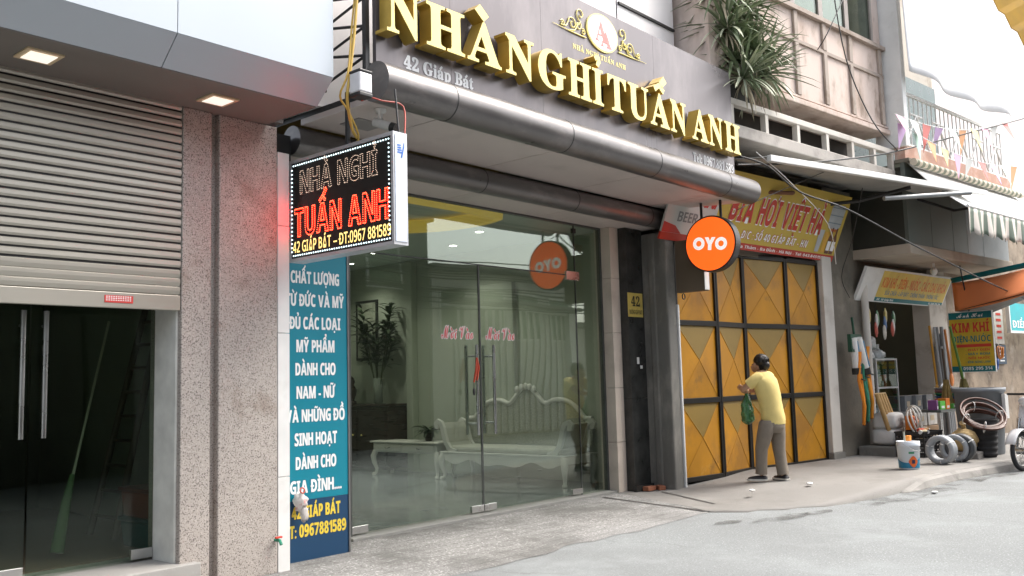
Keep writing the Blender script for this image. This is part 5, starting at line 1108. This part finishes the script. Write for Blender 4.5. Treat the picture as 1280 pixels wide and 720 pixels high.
MB().grid(gbp, 26, 16).build('bag_film', mat('green_film', (.06, .20, .08), .25, 0, .3, 12, .5, 26, alpha=.82), gb); MB().torus(.03, .006, TR(0, 0, .415, 0, 1.57), 14, 6).build('handle_loop', mat('green_handle', (.05, .17, .07), .3), gb)

# ------------------------------------------------------------------ goods outside the hardware shop
def at(name, label, cat, px, py, v, z=.105, rz=0, group=None):
    p = PN(px, py, v); return nthing(name, label, cat, p.x, v, z, rz, group), p
DEP = lambda u, v: (NW(u, v)-EYE).dot(fw)
def sc_(u, v, px): return px*DEP(u, v)/FPX         # pixels to metres there
gz = .105
stp = struct(MB().box(4.55, 5.25, -.62, -.02, 0, .25, NM).build('stone_step', m_pier, bevel=.02))
m_sack = mat('white_sack', (.60, .59, .57), .8, 0, .08, 6, .5, 14, dirt=[((.36, .35, .33), .4, 4, .55)])
for k, (lab, z) in enumerate((('white cement sack lying lowest on the grey step by the shop', .25), ('white cement sack with grey print on top of the other sack', .50))):
    s_ = nthing('cement_sack', lab, 'sack', 4.95+.02*k, -.34, z, .1*k, 'sacks by the shop door'); w, d, h = .25, .2, .27
    def sk(a, b): 
        th = a*2*math.pi; ph = (b-.5)*math.pi; e = .45; c = lambda x: math.copysign(abs(x)**e, x)
        r = 1+.05*noise.noise(Vector((math.cos(th)*2, math.sin(th)*2, ph*2+k*5)))
        return (w*c(math.cos(ph))*c(math.cos(th))*r, d*c(math.cos(ph))*c(math.sin(th))*r, h/2+h/2*c(math.sin(ph)))
    MB().grid(sk, 28, 16).build('sack_body', m_sack, s_)
    lt = MB()
    for (t, z_, ww) in (('BỘT TRÉT TƯỜNG', .14, .3), ('NGOẠI THẤT', .075, .18)): lt.text(t, 'sans', frame((-.02, -d-.012, z_), (1, 0, 0), (0, 0, 1)), .035, ww)
    lt.build('grey_print', mat('print_grey', (.16, .16, .17), .7), s_)
# paint bucket
b, p = at('paint_bucket', 'white paint bucket with blue and orange print standing in front of the sacks', 'bucket', 1137, 585, -1.15)
b.location = PZ(1137, 586, gz); b.location.z = gz
MB().lathe([(.125, 0), (.13, .01), (.145, .30), (.152, .305), (.152, .33), (.148, .335), (.150, .37), (.138, .372), (.13, .33), (.01, .325)], 32).build('tub', mat('bucket_white', (.62, .68, .74), .35, 0, .03, 5), b)
def band(mb, z0_, z1_, a0, a1, lift=.0025, f0=None, n=22):
    V = []; F = []
    for i in range(n+1):
        a = a0+(a1-a0)*i/n; lo, hi = (f0(i/n) if f0 else (z0_, z1_))
        for z in (lo, hi): r = .13+.015*(z/.30)+lift; V.append((r*math.cos(a), r*math.sin(a), z))
    for i in range(n): F.append((2*i, 2*i+2, 2*i+3, 2*i+1))
    return mb.raw(V, F, None, True)
band(MB(), 0, 0, -4.4, -1.4, .0025, lambda t: (.02, .17-.08*math.sin(t*3.0))).build('blue_print', mat('bucket_blue', (.01, .20, .36), .35), b); band(MB(), 0, 0, -2.75, -1.85, .004, lambda t: (.10-.07*math.sin(math.pi*t), .11+.07*math.sin(math.pi*t))).build('orange_print', mat('bucket_orange', (.75, .14, .02), .35), b); band(MB(), .08, .13, -2.45, -2.15, .0055).build('dark_print', mat('bucket_navy', (.02, .03, .08), .4), b)
band(MB(), .21, .235, -2.7, -2.2, .004).build('green_print', mat('bucket_green', (.03, .25, .12), .35), b)
MB().tube([(.15*math.cos(a), .15*math.sin(a), .34-.10*math.sin((a+math.pi)*1.0)) for a in [math.pi+k*math.pi/14 for k in range(15)]], .004, 5).build('wire_handle', m_steel, b)
bl_ = b.location
br_ = thing('paint_brush', 'long pale brush handle standing up out of the paint bucket', 'brush', bl_+Vector((-.05, .02, .34))); MB().tube([(0, 0, -.03), (-.02, 0, .16)], .013, 8).build('handle', mat('pale_handle', (.5, .52, .45), .5), br_); MB().box(-.03, .01, -.012, .012, .16, .22).build('bristles', m_wood, br_)
tag(MB().box(-.045, .045, -.03, .03, 0, .07, Matrix.Translation(bl_+Vector((.03, -.0, .372)))).build('orange_sponge', mat('sponge_orange', (.75, .28, .05), .9), bevel=.008), 'small orange block lying on the lid of the paint bucket', 'sponge')
# crates with small goods
def crate(label, u, v, z, w, d, h, col, name):
    c = nthing('crate', label, 'crate', u, v, z); m = mat(name, col, .5); lat = MB().box(-w, w, -d, d, 0, .02)
    for y in (-d, d-.012):
        for k in range(5): lat.box(-w, w, y, y+.012, .03+k*h/5, .03+k*h/5+h/9)
        for k in range(7): x = -w+(2*w-.02)*k/6; lat.box(x, x+.02, y-.002, y+.014, 0, h)
    for x in (-w, w-.012):
        for k in range(5): lat.box(x, x+.012, -d, d, .03+k*h/5, .03+k*h/5+h/9)
    lat.build('lattice_sides', m, c); rim = MB().box(-w-.012, w+.012, -d-.012, -d+.012, h, h+.025).box(-w-.012, w+.012, d-.012, d+.012, h, h+.025).box(-w-.012, -w+.012, -d+.012, d-.012, h, h+.025).box(w-.012, w+.012, -d+.012, d-.012, h, h+.025); rim.build('rim', m, c); return c
c0 = PN(1150, 565, -.85); CU = c0.x
crate('black plastic crate full of small hardware beside the paint bucket', CU, -.85, gz, .33, .22, .36, (.02, .02, .022), 'crate_black'); crate('green plastic crate half hidden behind the cement sacks', PN(1128, 548, -.5).x, -.5, gz+.12, .14, .12, .2, (.01, .07, .04), 'crate_green')
gds = [('paint_roller', 'white paint roller lying among the goods on the black crate', (.62, .62, .6)), ('adhesive_tube', 'red capped adhesive tube lying on the black crate', (.55, .08, .05)), ('spray_can', 'small white and red spray can lying at the front of the black crate', (.6, .55, .52)), ('tape_roll', 'pale tape roll lying on the black crate', (.6, .5, .3)), ('hand_brush', 'orange handled brush lying across the black crate', (.7, .3, .05)), ('glove_pair', 'crumpled grey gloves lying on the black crate', (.4, .4, .38)), ('bottle', 'small white bottle lying near the rope on the black crate', (.66, .66, .66)), ('bottle', 'small amber bottle lying near the rope on the black crate', (.4, .2, .05))]
for k, (nm_, lab, c) in enumerate(gds):
    x = -.28+.56*((k*3) % 8)/7; y = -.16+.1*(k % 3); o = nthing(nm_, lab, nm_.split('_')[-1], CU+x, -.85+y, gz+.35+.02*(k % 2), rs.uniform(-1.2, 1.2)); L = rs.uniform(.07, .12)
    if nm_ == 'tape_roll': MB().torus(.045, .02, TR(0, 0, .02)).build('roll', mat('gd%d' % k, c, .5), o)
    elif nm_ == 'glove_pair': MB().blob((0, 0, .03), (.09, .06, .03), 14, 8, .5, 4, 2).build('cloth', mat('gd%d' % k, c, .8), o)
    else:
        MB().tube([(-L, 0, .03), (L*.6, 0, .03)], .028, 12).build('body', mat('gd%d' % k, c, .45), o); MB().tube([(L*.6, 0, .03), (L*.95, 0, .03)], .014, 8).build('cap', mat('gdc%d' % (k % 3), ((.6, .06, .04), (.7, .7, .68), (.05, .2, .4))[k % 3], .45), o)
ob = nthing('orange_box', 'bright orange cardboard box standing behind the goods on the black crate', 'box', CU+.22, -.66, gz+.385, .1); MB().box(-.14, .14, -.06, .06, 0, .22).build('carton', mat('carton_orange', (.8, .22, .02), .6), ob, bevel=.004); MB().box(-.1, .1, -.063, -.0605, .06, .15).build('label_patch', m_whitet, ob)
rp = MB()
for k in range(5): rp.torus(.20-.012*k, .014, TR(.02*k-.03, .01*k, .10+.028*k, .3*k, 1.25+.07*k), 30, 8)
rope = nthing('rope_coil', 'coil of white rope standing on the goods in the black crate', 'rope', CU+.12, -.76, gz+.40); rp.build('coil', mat('rope_white', (.62, .61, .57), .9, 0, .1, 30, .6, 60), rope); MB().torus(.06, .02, TR(-.05, -.02, .12, 0, 1.3), 16, 7).build('binding', mat('rope_red', (.55, .12, .05), .8), rope)
for k in range(4):
    o = nthing('wooden_stake', ('leftmost', 'second from left', 'second from right', 'rightmost')[k]+' of the four pale wooden stakes leaning behind the white rope', 'stake', CU-.22+.10*k, -.45, .45, 0, 'wooden stakes by the door'); MB().tube([(.1, .0, 0), (-.06-.02*k, .1, .62)], .036, 10).build('stake', mat('pale_timber', (.42, .27, .11), .7, 0, .2, 5, stretch=(6, 6, 1)), o); MB().tube([(-.061-.02*k, .1006, .622), (-.063-.02*k, .1012, .63)], .0365, 10).build('cut_end', mat('cut_timber', (.62, .46, .25), .7), o)
# ring coils (grey hoses) standing on edge
m_gh1 = mat('grey_hose', (.30, .32, .34), .5, 0, .06, 6); m_gh2 = mat('dark_hose', (.06, .065, .07), .5, 0, .1, 6)
for k, (px, py, rr_, mm, lab, yaw_) in enumerate(((1178, 580, .18, m_gh1, 'large pale grey hose coil standing on edge, leftmost of the three coils', .5), (1195, 577, .175, m_gh1, 'pale grey hose coil standing between the two other coils', .35), (1202, 577, .178, m_gh2, 'dark grey hose coil standing on edge, rightmost of the three coils', .3))):
    q = PZ(px, py, gz); o = thing('hose_coil', lab, 'hose', (q.x, q.y, gz), 0, 'hose coils on the footway'); T = Matrix.Translation((0, 0, rr_*1.1)) @ Matrix.Rotation(-yaw_-1.4, 4, 'Z') @ Matrix.Rotation(R(90), 4, 'X') @ Matrix.Rotation(R(12), 4, 'Y'); c = MB()
    for q2 in range(4): c.torus(rr_-.014, .038, T @ Matrix.Translation((0, 0, (q2-1.5)*.034)), 40, 10)
    c.build('coil', mm, o)
    tb = MB()
    for a in (.6, 2.8, 4.8): tb.tube([T @ Vector(((rr_-.012+.036*math.cos(b))*math.cos(a), (rr_-.012+.036*math.cos(b))*math.sin(a), .095*math.sin(b))) for b in [k2*math.pi/5 for k2 in range(11)]], .008, 5)
    tb.build('binding', m_white, o)
# brown hose coil hanging over a black basket, grey bin, straw bag
q = PZ(1234, 571, gz); bk = thing('basket', 'tall black plastic basket standing under the brown hose coil', 'basket', (q.x, q.y, gz)); pf = [(.13, 0), (.135, .01)]
for k in range(6): pf += [(.14+.006*k, .02+.085*k), (.15+.006*k, .03+.085*k), (.15+.006*k, .065+.085*k), (.14+.006*k, .075+.085*k)]
pf += [(.18, .54), (.19, .565), (.175, .565), (.14, .06)]
MB().lathe(pf, 28).build('basket_body', m_rubber, bk)
q2 = q+Vector((-.2, -.03, 0)); hc_ = thing('hose_coil', 'wide reddish brown hose coil hung above the black basket', 'hose', (q.x-.08, q.y+.0, .70)); c = MB(); T = Matrix.Rotation(R(-50), 4, 'Z') @ Matrix.Rotation(R(33), 4, 'X')
for k in range(9): c.torus(.285-.018*(k % 4)+.004*k, .017, T @ Matrix.Translation((.01*(k % 3), .012*k-.05, .018*(k//2)-.03)) @ Matrix.Rotation(.04*k-.15, 4, 'X'), 44, 7)
c.build('coil', mat('brown_hose', (.085, .032, .02), .4, 0, .2, 9), hc_); tb = MB()
for a in (.1, 1.7, 3.3, 4.4): tb.tube([T @ Vector((.265*math.cos(a)+.055*math.cos(b)*math.cos(a), .265*math.sin(a)+.055*math.cos(b)*math.sin(a), .09*math.sin(b))) for b in [k2*math.pi/6 for k2 in range(13)]], .007, 5)
tb.build('binding', m_white, hc_)
q = PZ(1258, 568, gz); gbn = thing('grey_bin', 'tall smooth grey plastic bin standing behind the black basket', 'bin', (q.x+.1, q.y+.35, gz), -.2); MB().lathe([(.30, 0), (.31, .02), (.36, .95), (.385, .96), (.385, 1.02), (.35, 1.02), (.30, .1)], 30).build('bin_body', mat('bin_grey', (.20, .22, .24), .5, 0, .08, 3), gbn); MB().box(-.05, .05, -.42, -.37, .55, .92).build('white_label', m_white, gbn)
q = PZ(1210, 562, .22); st_ = struct(MB().box(q.x-.25, q.x+.45, q.y-.2, q.y+.4, .0, .2).build('stone_block', m_conc, bevel=.02)); sb = thing('straw_bag', 'tan sack slumped on the stone block behind the hose coils', 'bag', (q.x+.02, q.y+.05, .2)); MB().blob((0, 0, .15), (.25, .2, .17), 20, 12, .22, 2.2, 6).build('sack_body', mat('straw_tan', (.50, .36, .17), .8, 0, .15, 8, .5, 20), sb); MB().tube([(.02, 0, .28), (.03, 0, .36), (-.02, .0, .42)], [.06, .03, .05], 10).build('tied_neck', mat('straw_tan', (.5, .36, .17)), sb)
# glass show case
cs_ = nthing('show_case', 'narrow aluminium and glass show case with shelves of fittings just inside the doorway', 'cabinet', 5.55, .1, .19)
w, d, h = .38, .2, 1.45; f = MB()
for x in (-w, w-.03):
    for y in (-d, d-.03): f.box(x, x+.03, y, y+.03, 0, h)
for z in (0, .5, .95, h-.03):
    f.box(-w+.03, w-.03, -d, -d+.028, z, z+.028).box(-w+.03, w-.03, d-.028, d, z, z+.028).box(-w, -w+.028, -d+.03, d-.03, z, z+.028).box(w-.028, w, -d+.03, d-.03, z, z+.028)
f.build('aluminium_frame', m_alu, cs_)
for z in (.02, .52, .97, h): MB().box(-w+.03, w-.03, -d+.03, d-.03, z, z+.01).build('shelf', mat('shelf_glass', (.25, .33, .32), .2), cs_)
MB().box(-w+.03, w-.03, -d+.008, -d+.014, .05, h-.05).build('glass_front', GLASS, cs_)
for k in range(14):
    z = (.03, .53, .98)[k % 3]; c_ = ((.5, .5, .5), (.1, .25, .45), (.6, .55, .45), (.45, .1, .06), (.05, .25, .15))[k % 5]; o = nthing('fitting', 'small '+('grey', 'blue', 'cream', 'red', 'green')[k % 5]+' boxed fitting on a shelf of the show case', 'fitting', 5.55-.3+.6*((k*5) % 14)/13, .1+.02*(k % 4), .19+z, rs.uniform(-.5, .5), 'fittings in the show case'); hh = rs.uniform(.08, .2); MB().box(-.045, .045, -.04, .04, 0, hh).build('carton', mat('fit%d' % (k % 5), c_, .5, 0, .15, 5), o, bevel=.006); MB().box(-.03, .03, -.0415, -.0403, hh*.3, hh*.7).build('label_patch', m_whitet, o)
# hanging goods on the left post
def hang(name, label, cat, px, py, v, parts, group=None):
    p = PN(px, py, v); t = nthing(name, label, cat, p.x, v, p.z, 0, group)
    for nm_, mb, m in parts: mb.build(nm_, m, t)
    return t
hang('dustpan', 'dark green dustpan hanging high on the white pipe by the doorway', 'dustpan', 1069, 440, -.2, [('pan', MB().box(-.17, .17, -.03, .03, 0, .28).box(-.19, .19, -.05, -.031, .0, .04), mat('pan_green', (.005, .06, .03), .45)), ('handle', MB().tube([(0, 0, .28), (0, .02, .55)], .02, 8), mat('pan_green', (.005, .06, .03)))])
for k, px in enumerate((1071, 1082)):
    hang('pump_tube', ('white pump tube with black end hanging under the green dustpan', 'tilted white and blue pump tube with black end right of the green dustpan')[k], 'tube', px, 466, -.22-.05*k, [('barrel', MB().tube([(0, 0, .08), (-.05-.12*k, .0, .55)], .06, 14), m_white), ('end_cap', MB().tube([(.012+.01*k, 0, -.02), (0, 0, .078)], .075, 14), m_black), ('stripe', MB().tube([(.03, -.05, .1), (-.02-.1*k, -.05, .5)], .018, 8), mat('stripe_blue', (.1, .25, .4), .5))])
for k, (px, c) in enumerate(((1080, (.75, .25, .02)), (1085, (.03, .22, .14)), (1090, (.80, .30, .03)))):
    pts_ = [(0, 0, 1.15), (-.03, .02, .7), (.03, -.02, .3), (.0, 0, .02), (.04, .02, 0), (.07, .01, .4), (.04, .03, .9), (.03, 0, 1.15)]
    hang('hose', ('orange hose looped at the left of the hanging hoses', 'green hose hanging between the two orange hoses', 'orange hose hanging right of the green hose')[k], 'hose', px, 532-4*k, -.28, [('hose_loop', MB().tube(pts_, .026, 8), mat('hose%d' % k, c, .4)), ('tie', MB().tube([(-.03, -.03, .72), (.08, -.03, .70)], .012, 6), m_black)])
# right post: tools and brooms
for k, (px, py, L, c, lab) in enumerate(((1172, 492, 1.2, (.55, .27, .03), 'leftmost of the orange handled tools leaning on the flaking post'), (1178, 490, 1.15, (.42, .44, .46), 'grey metal trowel pole second among the tools on the flaking post'), (1190, 478, .95, (.75, .25, .06), 'orange handled tool just left of the green broom'), (1203, 470, .8, (.35, .37, .4), 'steel ladle shaped tool hanging in front of the hardware sign'))):
    hang('hand_tool', lab, 'tool', px, py, -.3-.05*k, [('handle', MB().tube([(0, 0, .15), (-.02, .05, L)], .022, 8), mat('tool%d' % k, c, .5)), ('head', MB().blob((0, 0, .05), (.075, .03, .12), 12, 8), m_steel if k % 2 else mat('tool%d' % k, c))], 'tools on the post')
p = PN(1207, 503, -.8); bm = nthing('broom', 'straw broom with a long green handle hanging before the hardware sign', 'broom', p.x, -.8, p.z-.05); MB().tube([(-.02, 0, .42), (-.28, .05, 1.35)], .024, 8).build('handle', mat('broom_green', (.10, .20, .03), .5), bm); bs = MB()
for k in range(90): a = rs.uniform(-1, 1); b = rs.uniform(-1, 1); bs.tube([(-.02+a*.03, b*.03, .45), (a*.12, b*.05, .22), (.0+a*.27, b*.07, rs.uniform(-.03, .04))], .009, 4)
bs.build('straw', mat('olive_straw', (.17, .14, .045), .9, 0, .3, 20), bm)
p = PN(1192, 503, -.7); bm = nthing('broom', 'short brown straw broom hanging left of the green handled broom', 'broom', p.x, -.6, p.z-.03); MB().tube([(0, 0, .4), (0, .02, .95)], .02, 8).build('handle', m_wood, bm); bs = MB()
for k in range(60): a = rs.uniform(-1, 1); b = rs.uniform(-1, 1); bs.tube([(a*.03, b*.03, .42), (a*.15, b*.06, rs.uniform(-.02, .03))], .009, 4)
bs.build('straw', mat('brown_straw', (.26, .18, .06), .9, 0, .3, 20), bm)
tbp = PN(1190, 512, -.75); tb = nthing('work_table', 'small dark table with green and orange boxes under the brooms', 'table', tbp.x, -.55, gz); MB().box(-.55, .55, -.25, .25, .62, .66).build('table_top', mat('table_grey', (.12, .13, .12), .5), tb)
for x in (-.5, .5):
    for y in (-.2, .2): MB().box(x-.02, x+.02, y-.02, y+.02, 0, .62).build('leg', m_steel, tb)
for k, (c, lab) in enumerate((((.12, .55, .06), 'bright green box on the small dark table'), ((.75, .2, .02), 'orange box between the green ones on the small dark table'), ((.10, .45, .06), 'flat green box at the right end of the small dark table'), ((.22, .06, .22), 'purple box at the left end of the small dark table'))):
    o = nthing('goods_box', lab, 'box', tbp.x+(-.2, 0.0, .25, -.42)[k], -.62, gz+.66, .1*k); MB().box(-.1, .1, -.07, .07, 0, (.14, .18, .08, .16)[k]).build('carton', mat('gbx%d' % k, c, .6), o, bevel=.005); MB().box(-.06, .06, -.0725, -.0705, .02, .06).build('label_patch', m_whitet, o)
for k in range(12):
    c = ((.55, .52, .45), (.10, .2, .4), (.6, .5, .15), (.5, .1, .07), (.62, .62, .6), (.12, .3, .15))[k % 6]; cn = ('cream', 'blue', 'yellow', 'red', 'white', 'green')[k % 6]
    o = nthing('hanging_packet', cn+' packet hanging in the upper left of the hardware shop doorway', 'packet', 5.2+.1*k, .02+.03*(k % 3), 1.95+.13*(k % 3)+.02*(k % 5), 0, 'packets in the doorway'); MB().blob((0, 0, .12), (.055, .02, .13), 10, 8, .2, 3, k).build('packet_body', mat('packet_'+cn, c, .35, 0, .2, 8), o); MB().tube([(0, 0, .24), (0, 0, .3+.12*(2-k % 3))], .004, 5).build('string', m_black, o)
for k in range(5):
    o = nthing('bag_bundle', ('largest', 'leftmost', 'lowest', 'upper', 'rightmost')[k]+' of the clear white plastic bag bundles in the shop doorway', 'bag', 5.45+.2*(0, -1, 1, .5, 2)[k], .2, 1.55+.12*(0, 1, -2, 2, 0)[k], .4*k, 'bag bundles in the doorway'); MB().blob((0, 0, .13), (.17 if k == 0 else .12, .11, .13), 18, 12, .45, 2.5, k+3).build('bag_body', mat('clear_bag', (.55, .56, .54), .25, 0, .2, 12), o); MB().tube([(0, 0, .24), (.01, 0, .34)], [.03, .05], 8).build('knot', mat('clear_bag', (.5, .5, .5)), o)
# dim goods inside the shop
for k in range(22):
    u = rs.uniform(5.5, 7.3); v = rs.uniform(.5, 1.8); z = rs.choice((.19, .19, 1.1, 1.7, 2.0)); c = rs.choice(((.35, .33, .28), (.05, .12, .3), (.4, .3, .05), (.3, .06, .04), (.5, .5, .48)))
    cn = {(.35, .33, .28): 'grey', (.05, .12, .3): 'blue', (.4, .3, .05): 'yellow', (.3, .06, .04): 'red', (.5, .5, .48): 'white'}[c]
    o = nthing('stock_bundle', cn+' bundle of stock among the goods in the dim hardware shop', 'stock', u if z < 1 else rs.uniform(5.15, 6.2), v, z, rs.uniform(-1, 1), 'stock inside the shop'); MB().blob((0, 0, .16), (.17, .14, .17), 14, 10, .3, 3, k).build('wrapped_goods', mat('stock_'+cn, c, .5, 0, .3, 6), o); MB().box(-.08, .08, -.155, -.13, .1, .2).build('paper_label', m_whitet, o)
for z in (1.07, 1.67): ks(MB().box(5.02, 6.3, .5, 3.2, z, z+.03), 'wall_shelf', m_dark)
# more stock round the doorway
for k in range(9):
    cn, c = (('brown', (.34, .22, .12)), ('white', (.58, .57, .54)), ('grey', (.20, .21, .22)))[k % 3]; col = k // 3; row = k % 3
    o = nthing('carton', cn+' carton in the '+('left', 'middle', 'right')[col]+' stack on the shop step', 'carton', 6.25+.42*col+.03*row, -.02+.05*row, .19+.27*row, .12*row-.1, 'cartons on the shop step'); MB().box(-.19, .19, -.15, .15, 0, .262).build('box_body', mat('carton_'+cn, c, .75, 0, .12, 4, dirt=[((c[0]*.5, c[1]*.5, c[2]*.5), .6, 3, .52)]), o, bevel=.006); MB().box(-.19, .19, -.022, .022, .2625, .2645).box(-.1, .06, -.1525, -.1505, .08, .17).build('tape_and_label', mat('tape_tan', (.5, .4, .25), .4), o)
for k in range(5):
    o = nthing('plastic_basin', ('red', 'blue', 'green', 'pink', 'white')[k]+' plastic basin in the nested stack on the small dark table', 'basin', tbp.x+.5, -.5, gz+.665+.05*k, 0, 'nested basins'); MB().lathe([(.12, 0), (.14, .01), (.20, .13), (.225, .135), (.225, .15), (.195, .145), (.12, .02)], 26).build('basin_body', mat('basin%d' % k, ((.5, .05, .04), (.04, .15, .4), (.03, .3, .12), (.6, .25, .3), (.6, .6, .58))[k], .4), o)
for k in range(8):
    o = nthing('pvc_pipe', 'grey plastic pipe in the upright bundle beside the flaking post', 'pipe', 7.62+.075*(k % 4), -.12-.08*(k//4), gz, 0, 'upright pipes by the post'); MB().tube([(0, 0, 0), (.02*(k % 3-1), .06, 1.75+.12*((k*3) % 4))], .032, 12).build('pipe_body', mat('pvc_grey', (.26, .27, .28), .5, 0, .06, 6), o)
for k in range(7):
    o = nthing('hanging_coil', ('black', 'yellow', 'red', 'white', 'black', 'blue', 'orange')[k]+' wire coil hung on the wall right of the hardware sign, '+('first', 'second', 'third', 'fourth', 'fifth', 'sixth', 'last')[k]+' from the left', 'wire coil', 8.6+.33*k, -.08, 1.75-.12*(k % 3), 0, 'wire coils on the rubble wall'); c = MB()
    for q in range(4): c.torus(.13-.01*q, .012, TR(.01*q, -.02*q, 0, .1*q, 1.5+.05*q), 24, 6)
    c.build('coil', mat('coil%d' % k, ((.03, .03, .03), (.6, .45, .05), (.45, .05, .04), (.6, .6, .58), (.03, .03, .03), (.04, .12, .4), (.65, .22, .03))[k], .45), o); MB().tube([(0, -.03, .12), (0, .05, .2)], .008, 5).build('nail', m_steel, o)
# ------------------------------------------------------------------ parked scooter, half out of frame
q = PZ(1279, 588, 0); sx = nthing('scooter', 'parked scooter with a spoked front wheel at the right edge by the kerb', 'scooter', toN(q).x, toN(q).y, -.005, R(-8))
Rw = .27; TW = Matrix.Translation((0, 0, Rw)) @ Matrix.Rotation(R(90), 4, 'X')
wh = MB().torus(Rw-.028, .034, TW, 44, 10, .9).build('wheel', m_rubber, sx)
rm = MB().torus(Rw-.068, .014, TW, 40, 8); 
for k in range(18): a = k*2*math.pi/18; rm.tube([TW @ Vector((.03*math.cos(a+.5), .03*math.sin(a+.5), .03*(-1)**k)), TW @ Vector(((Rw-.07)*math.cos(a), (Rw-.07)*math.sin(a), 0))], .0035, 4)
o = rm.build('rim', m_steel, None); o.data.transform(Matrix.Translation(o.location)); o.location = (0, 0, 0); o.parent = wh
o = MB().tube([TW @ Vector((0, 0, -.06)), TW @ Vector((0, 0, .06))], .045, 16).build('hub', m_steel, None); o.data.transform(Matrix.Translation(o.location)); o.location = (0, 0, 0); o.parent = wh
for y in (-.075, .075): MB().tube([(0, y, Rw), (.16, y, .72)], .022, 8).build('fork', m_steel, sx)
m_fair = mat('white_fairing', (.66, .66, .68), .25, 0, .03, 3)
MB().grid(lambda a, b: (-.30*math.cos(a*2.5+.35)*1.02, -.07+.14*b, Rw+.30*math.sin(a*2.5+.35)+.01*math.sin(b*math.pi)), 16, 4).build('fender', m_fair, sx, solid=.008)
MB().hexa([(.12, -.1, .62), (.3, -.16, .40), (.45, -.16, .45), (.3, -.12, 1.0)], [(.12, .1, .62), (.3, .16, .40), (.45, .16, .45), (.3, .12, 1.0)]).build('front_shield', m_fair, sx, bevel=.03); MB().hexa([(.42, -.14, .25), (1.3, -.14, .3), (1.3, -.14, .42), (.42, -.14, .36)], [(.42, .14, .25), (1.3, .14, .3), (1.3, .14, .42), (.42, .14, .36)]).build('floor_board', m_black, sx, bevel=.02); MB().hexa([(.95, -.15, .43), (1.6, -.12, .55), (1.65, -.1, .75), (.9, -.13, .72)], [(.95, .15, .43), (1.6, .12, .55), (1.65, .1, .75), (.9, .13, .72)]).build('tail_body', m_fair, sx, bevel=.03); MB().blob((1.25, 0, .77), (.36, .14, .07), 18, 10).build('saddle', m_black, sx)
MB().tube([(.26, 0, .9), (.3, 0, 1.04)], .025, 8).tube([(.36, -.32, 1.05), (.3, -.1, 1.05), (.3, .1, 1.05), (.36, .32, 1.05)], .016, 8).build('handlebar', m_black, sx); MB().blob((.2, 0, .95), (.06, .09, .07), 14, 10).build('headlight', mat('lamp_lens', (.6, .6, .6), .1), sx)
wr = MB().torus(Rw-.028, .04, Matrix.Translation((1.25, 0, 0)) @ TW, 36, 10, .9).build('wheel', m_rubber, sx); o = MB().torus(Rw-.075, .014, Matrix.Translation((1.25, 0, 0)) @ TW, 30, 8).tube([(1.25, -.05, Rw), (1.25, .05, Rw)], .12, 18).build('rim', m_steel, None); o.data.transform(Matrix.Translation(o.location)); o.location = (0, 0, 0); o.parent = wr
# ------------------------------------------------------------------ overhead cables, loose bricks, litter
def ncab(pts, r, label, m=m_black, name='cable'): cable([NW(*PN(x, y, v)) for x, y, v in pts], r, m, name, label, sub=5)
ncab([(922, 206, -.9), (1000, 204, -1.0), (1080, 196, -1.1), (1125, 188, -1.2), (1200, 169, -1.4), (1330, 135, -1.7)], .013, 'thick black cable crossing in front of the balcony towards the bunting')
ncab([(1040, -20, -1.2), (1058, 75, -1.2), (1090, 150, -1.2), (1122, 188, -1.2)], .009, 'black cable running down over the pink wall panels to the thick cable')
ncab([(1062, -20, -1.2), (1035, 40, -1.2), (1022, 62, -1.0)], .008, 'thin black cable crossing the pink window panels to the left')
ncab([(925, 195, -.9), (960, 208, -1.0), (1000, 240, -1.2), (1060, 262, -1.4), (1140, 305, -1.5), (1190, 330, -1.5), (1240, 355, -1.6), (1330, 395, -1.7)], .012, 'dark cable sagging below the panelled balcony to the orange tarpaulin')
ncab([(945, 190, -.9), (985, 225, -1.0), (1035, 280, -.7), (1045, 330, -.3)], .006, 'thin pale wire hanging across the yellow banner corner', m_white)
ncab([(1078, 235, -1.0), (1065, 300, -.6), (1052, 345, -.15), (1062, 372, -.1)], .006, 'thin wire hanging down left of the tilted shop sign')
ncab([(922, 262, -.8), (990, 232, -.9), (1030, 215, -.9)], .006, 'thin black wire slanting across the lettering of the yellow banner')
for k, (x, y, lab) in enumerate(((812, 613, 'broken orange brick lying nearest the black pillar foot'), (826, 612, 'broken orange brick lying right of the other brick by the pier'), (832, 606, 'small brick piece tucked against the grey concrete pier'))):
    c = PZ(x, y, .01); o = thing('brick', lab, 'brick', (c.x, c.y, .008), k*.9, 'bricks by the pier'); MB().box(-.09+.02*k, .09-.01*k, -.045, .045, 0, .055).build('brick_body', mat('orange_brick', (.34, .13, .07), .9, 0, .2, 10, .5, 40), o, bevel=.008)
for k, (x, y) in enumerate(((1168, 612), (940, 618), (1012, 604))):
    c = PZ(x, y, .1 if k == 2 else .04); o = tag(MB().blob((0, 0, .012), (.05, .035, .014), 9, 6, .5, 3, k, Matrix.Translation((c.x, c.y, (.0, .075, .085)[k]))).build('paper_litter', m_white), ('white scrap on the road right of the kerb end', 'white scrap near the feet of the man', 'white scrap on the concrete right of the man', 'white scrap on the concrete near the kerb edge', 'white scrap near the broken pavement')[k], 'litter', 'paper scraps on the ground')
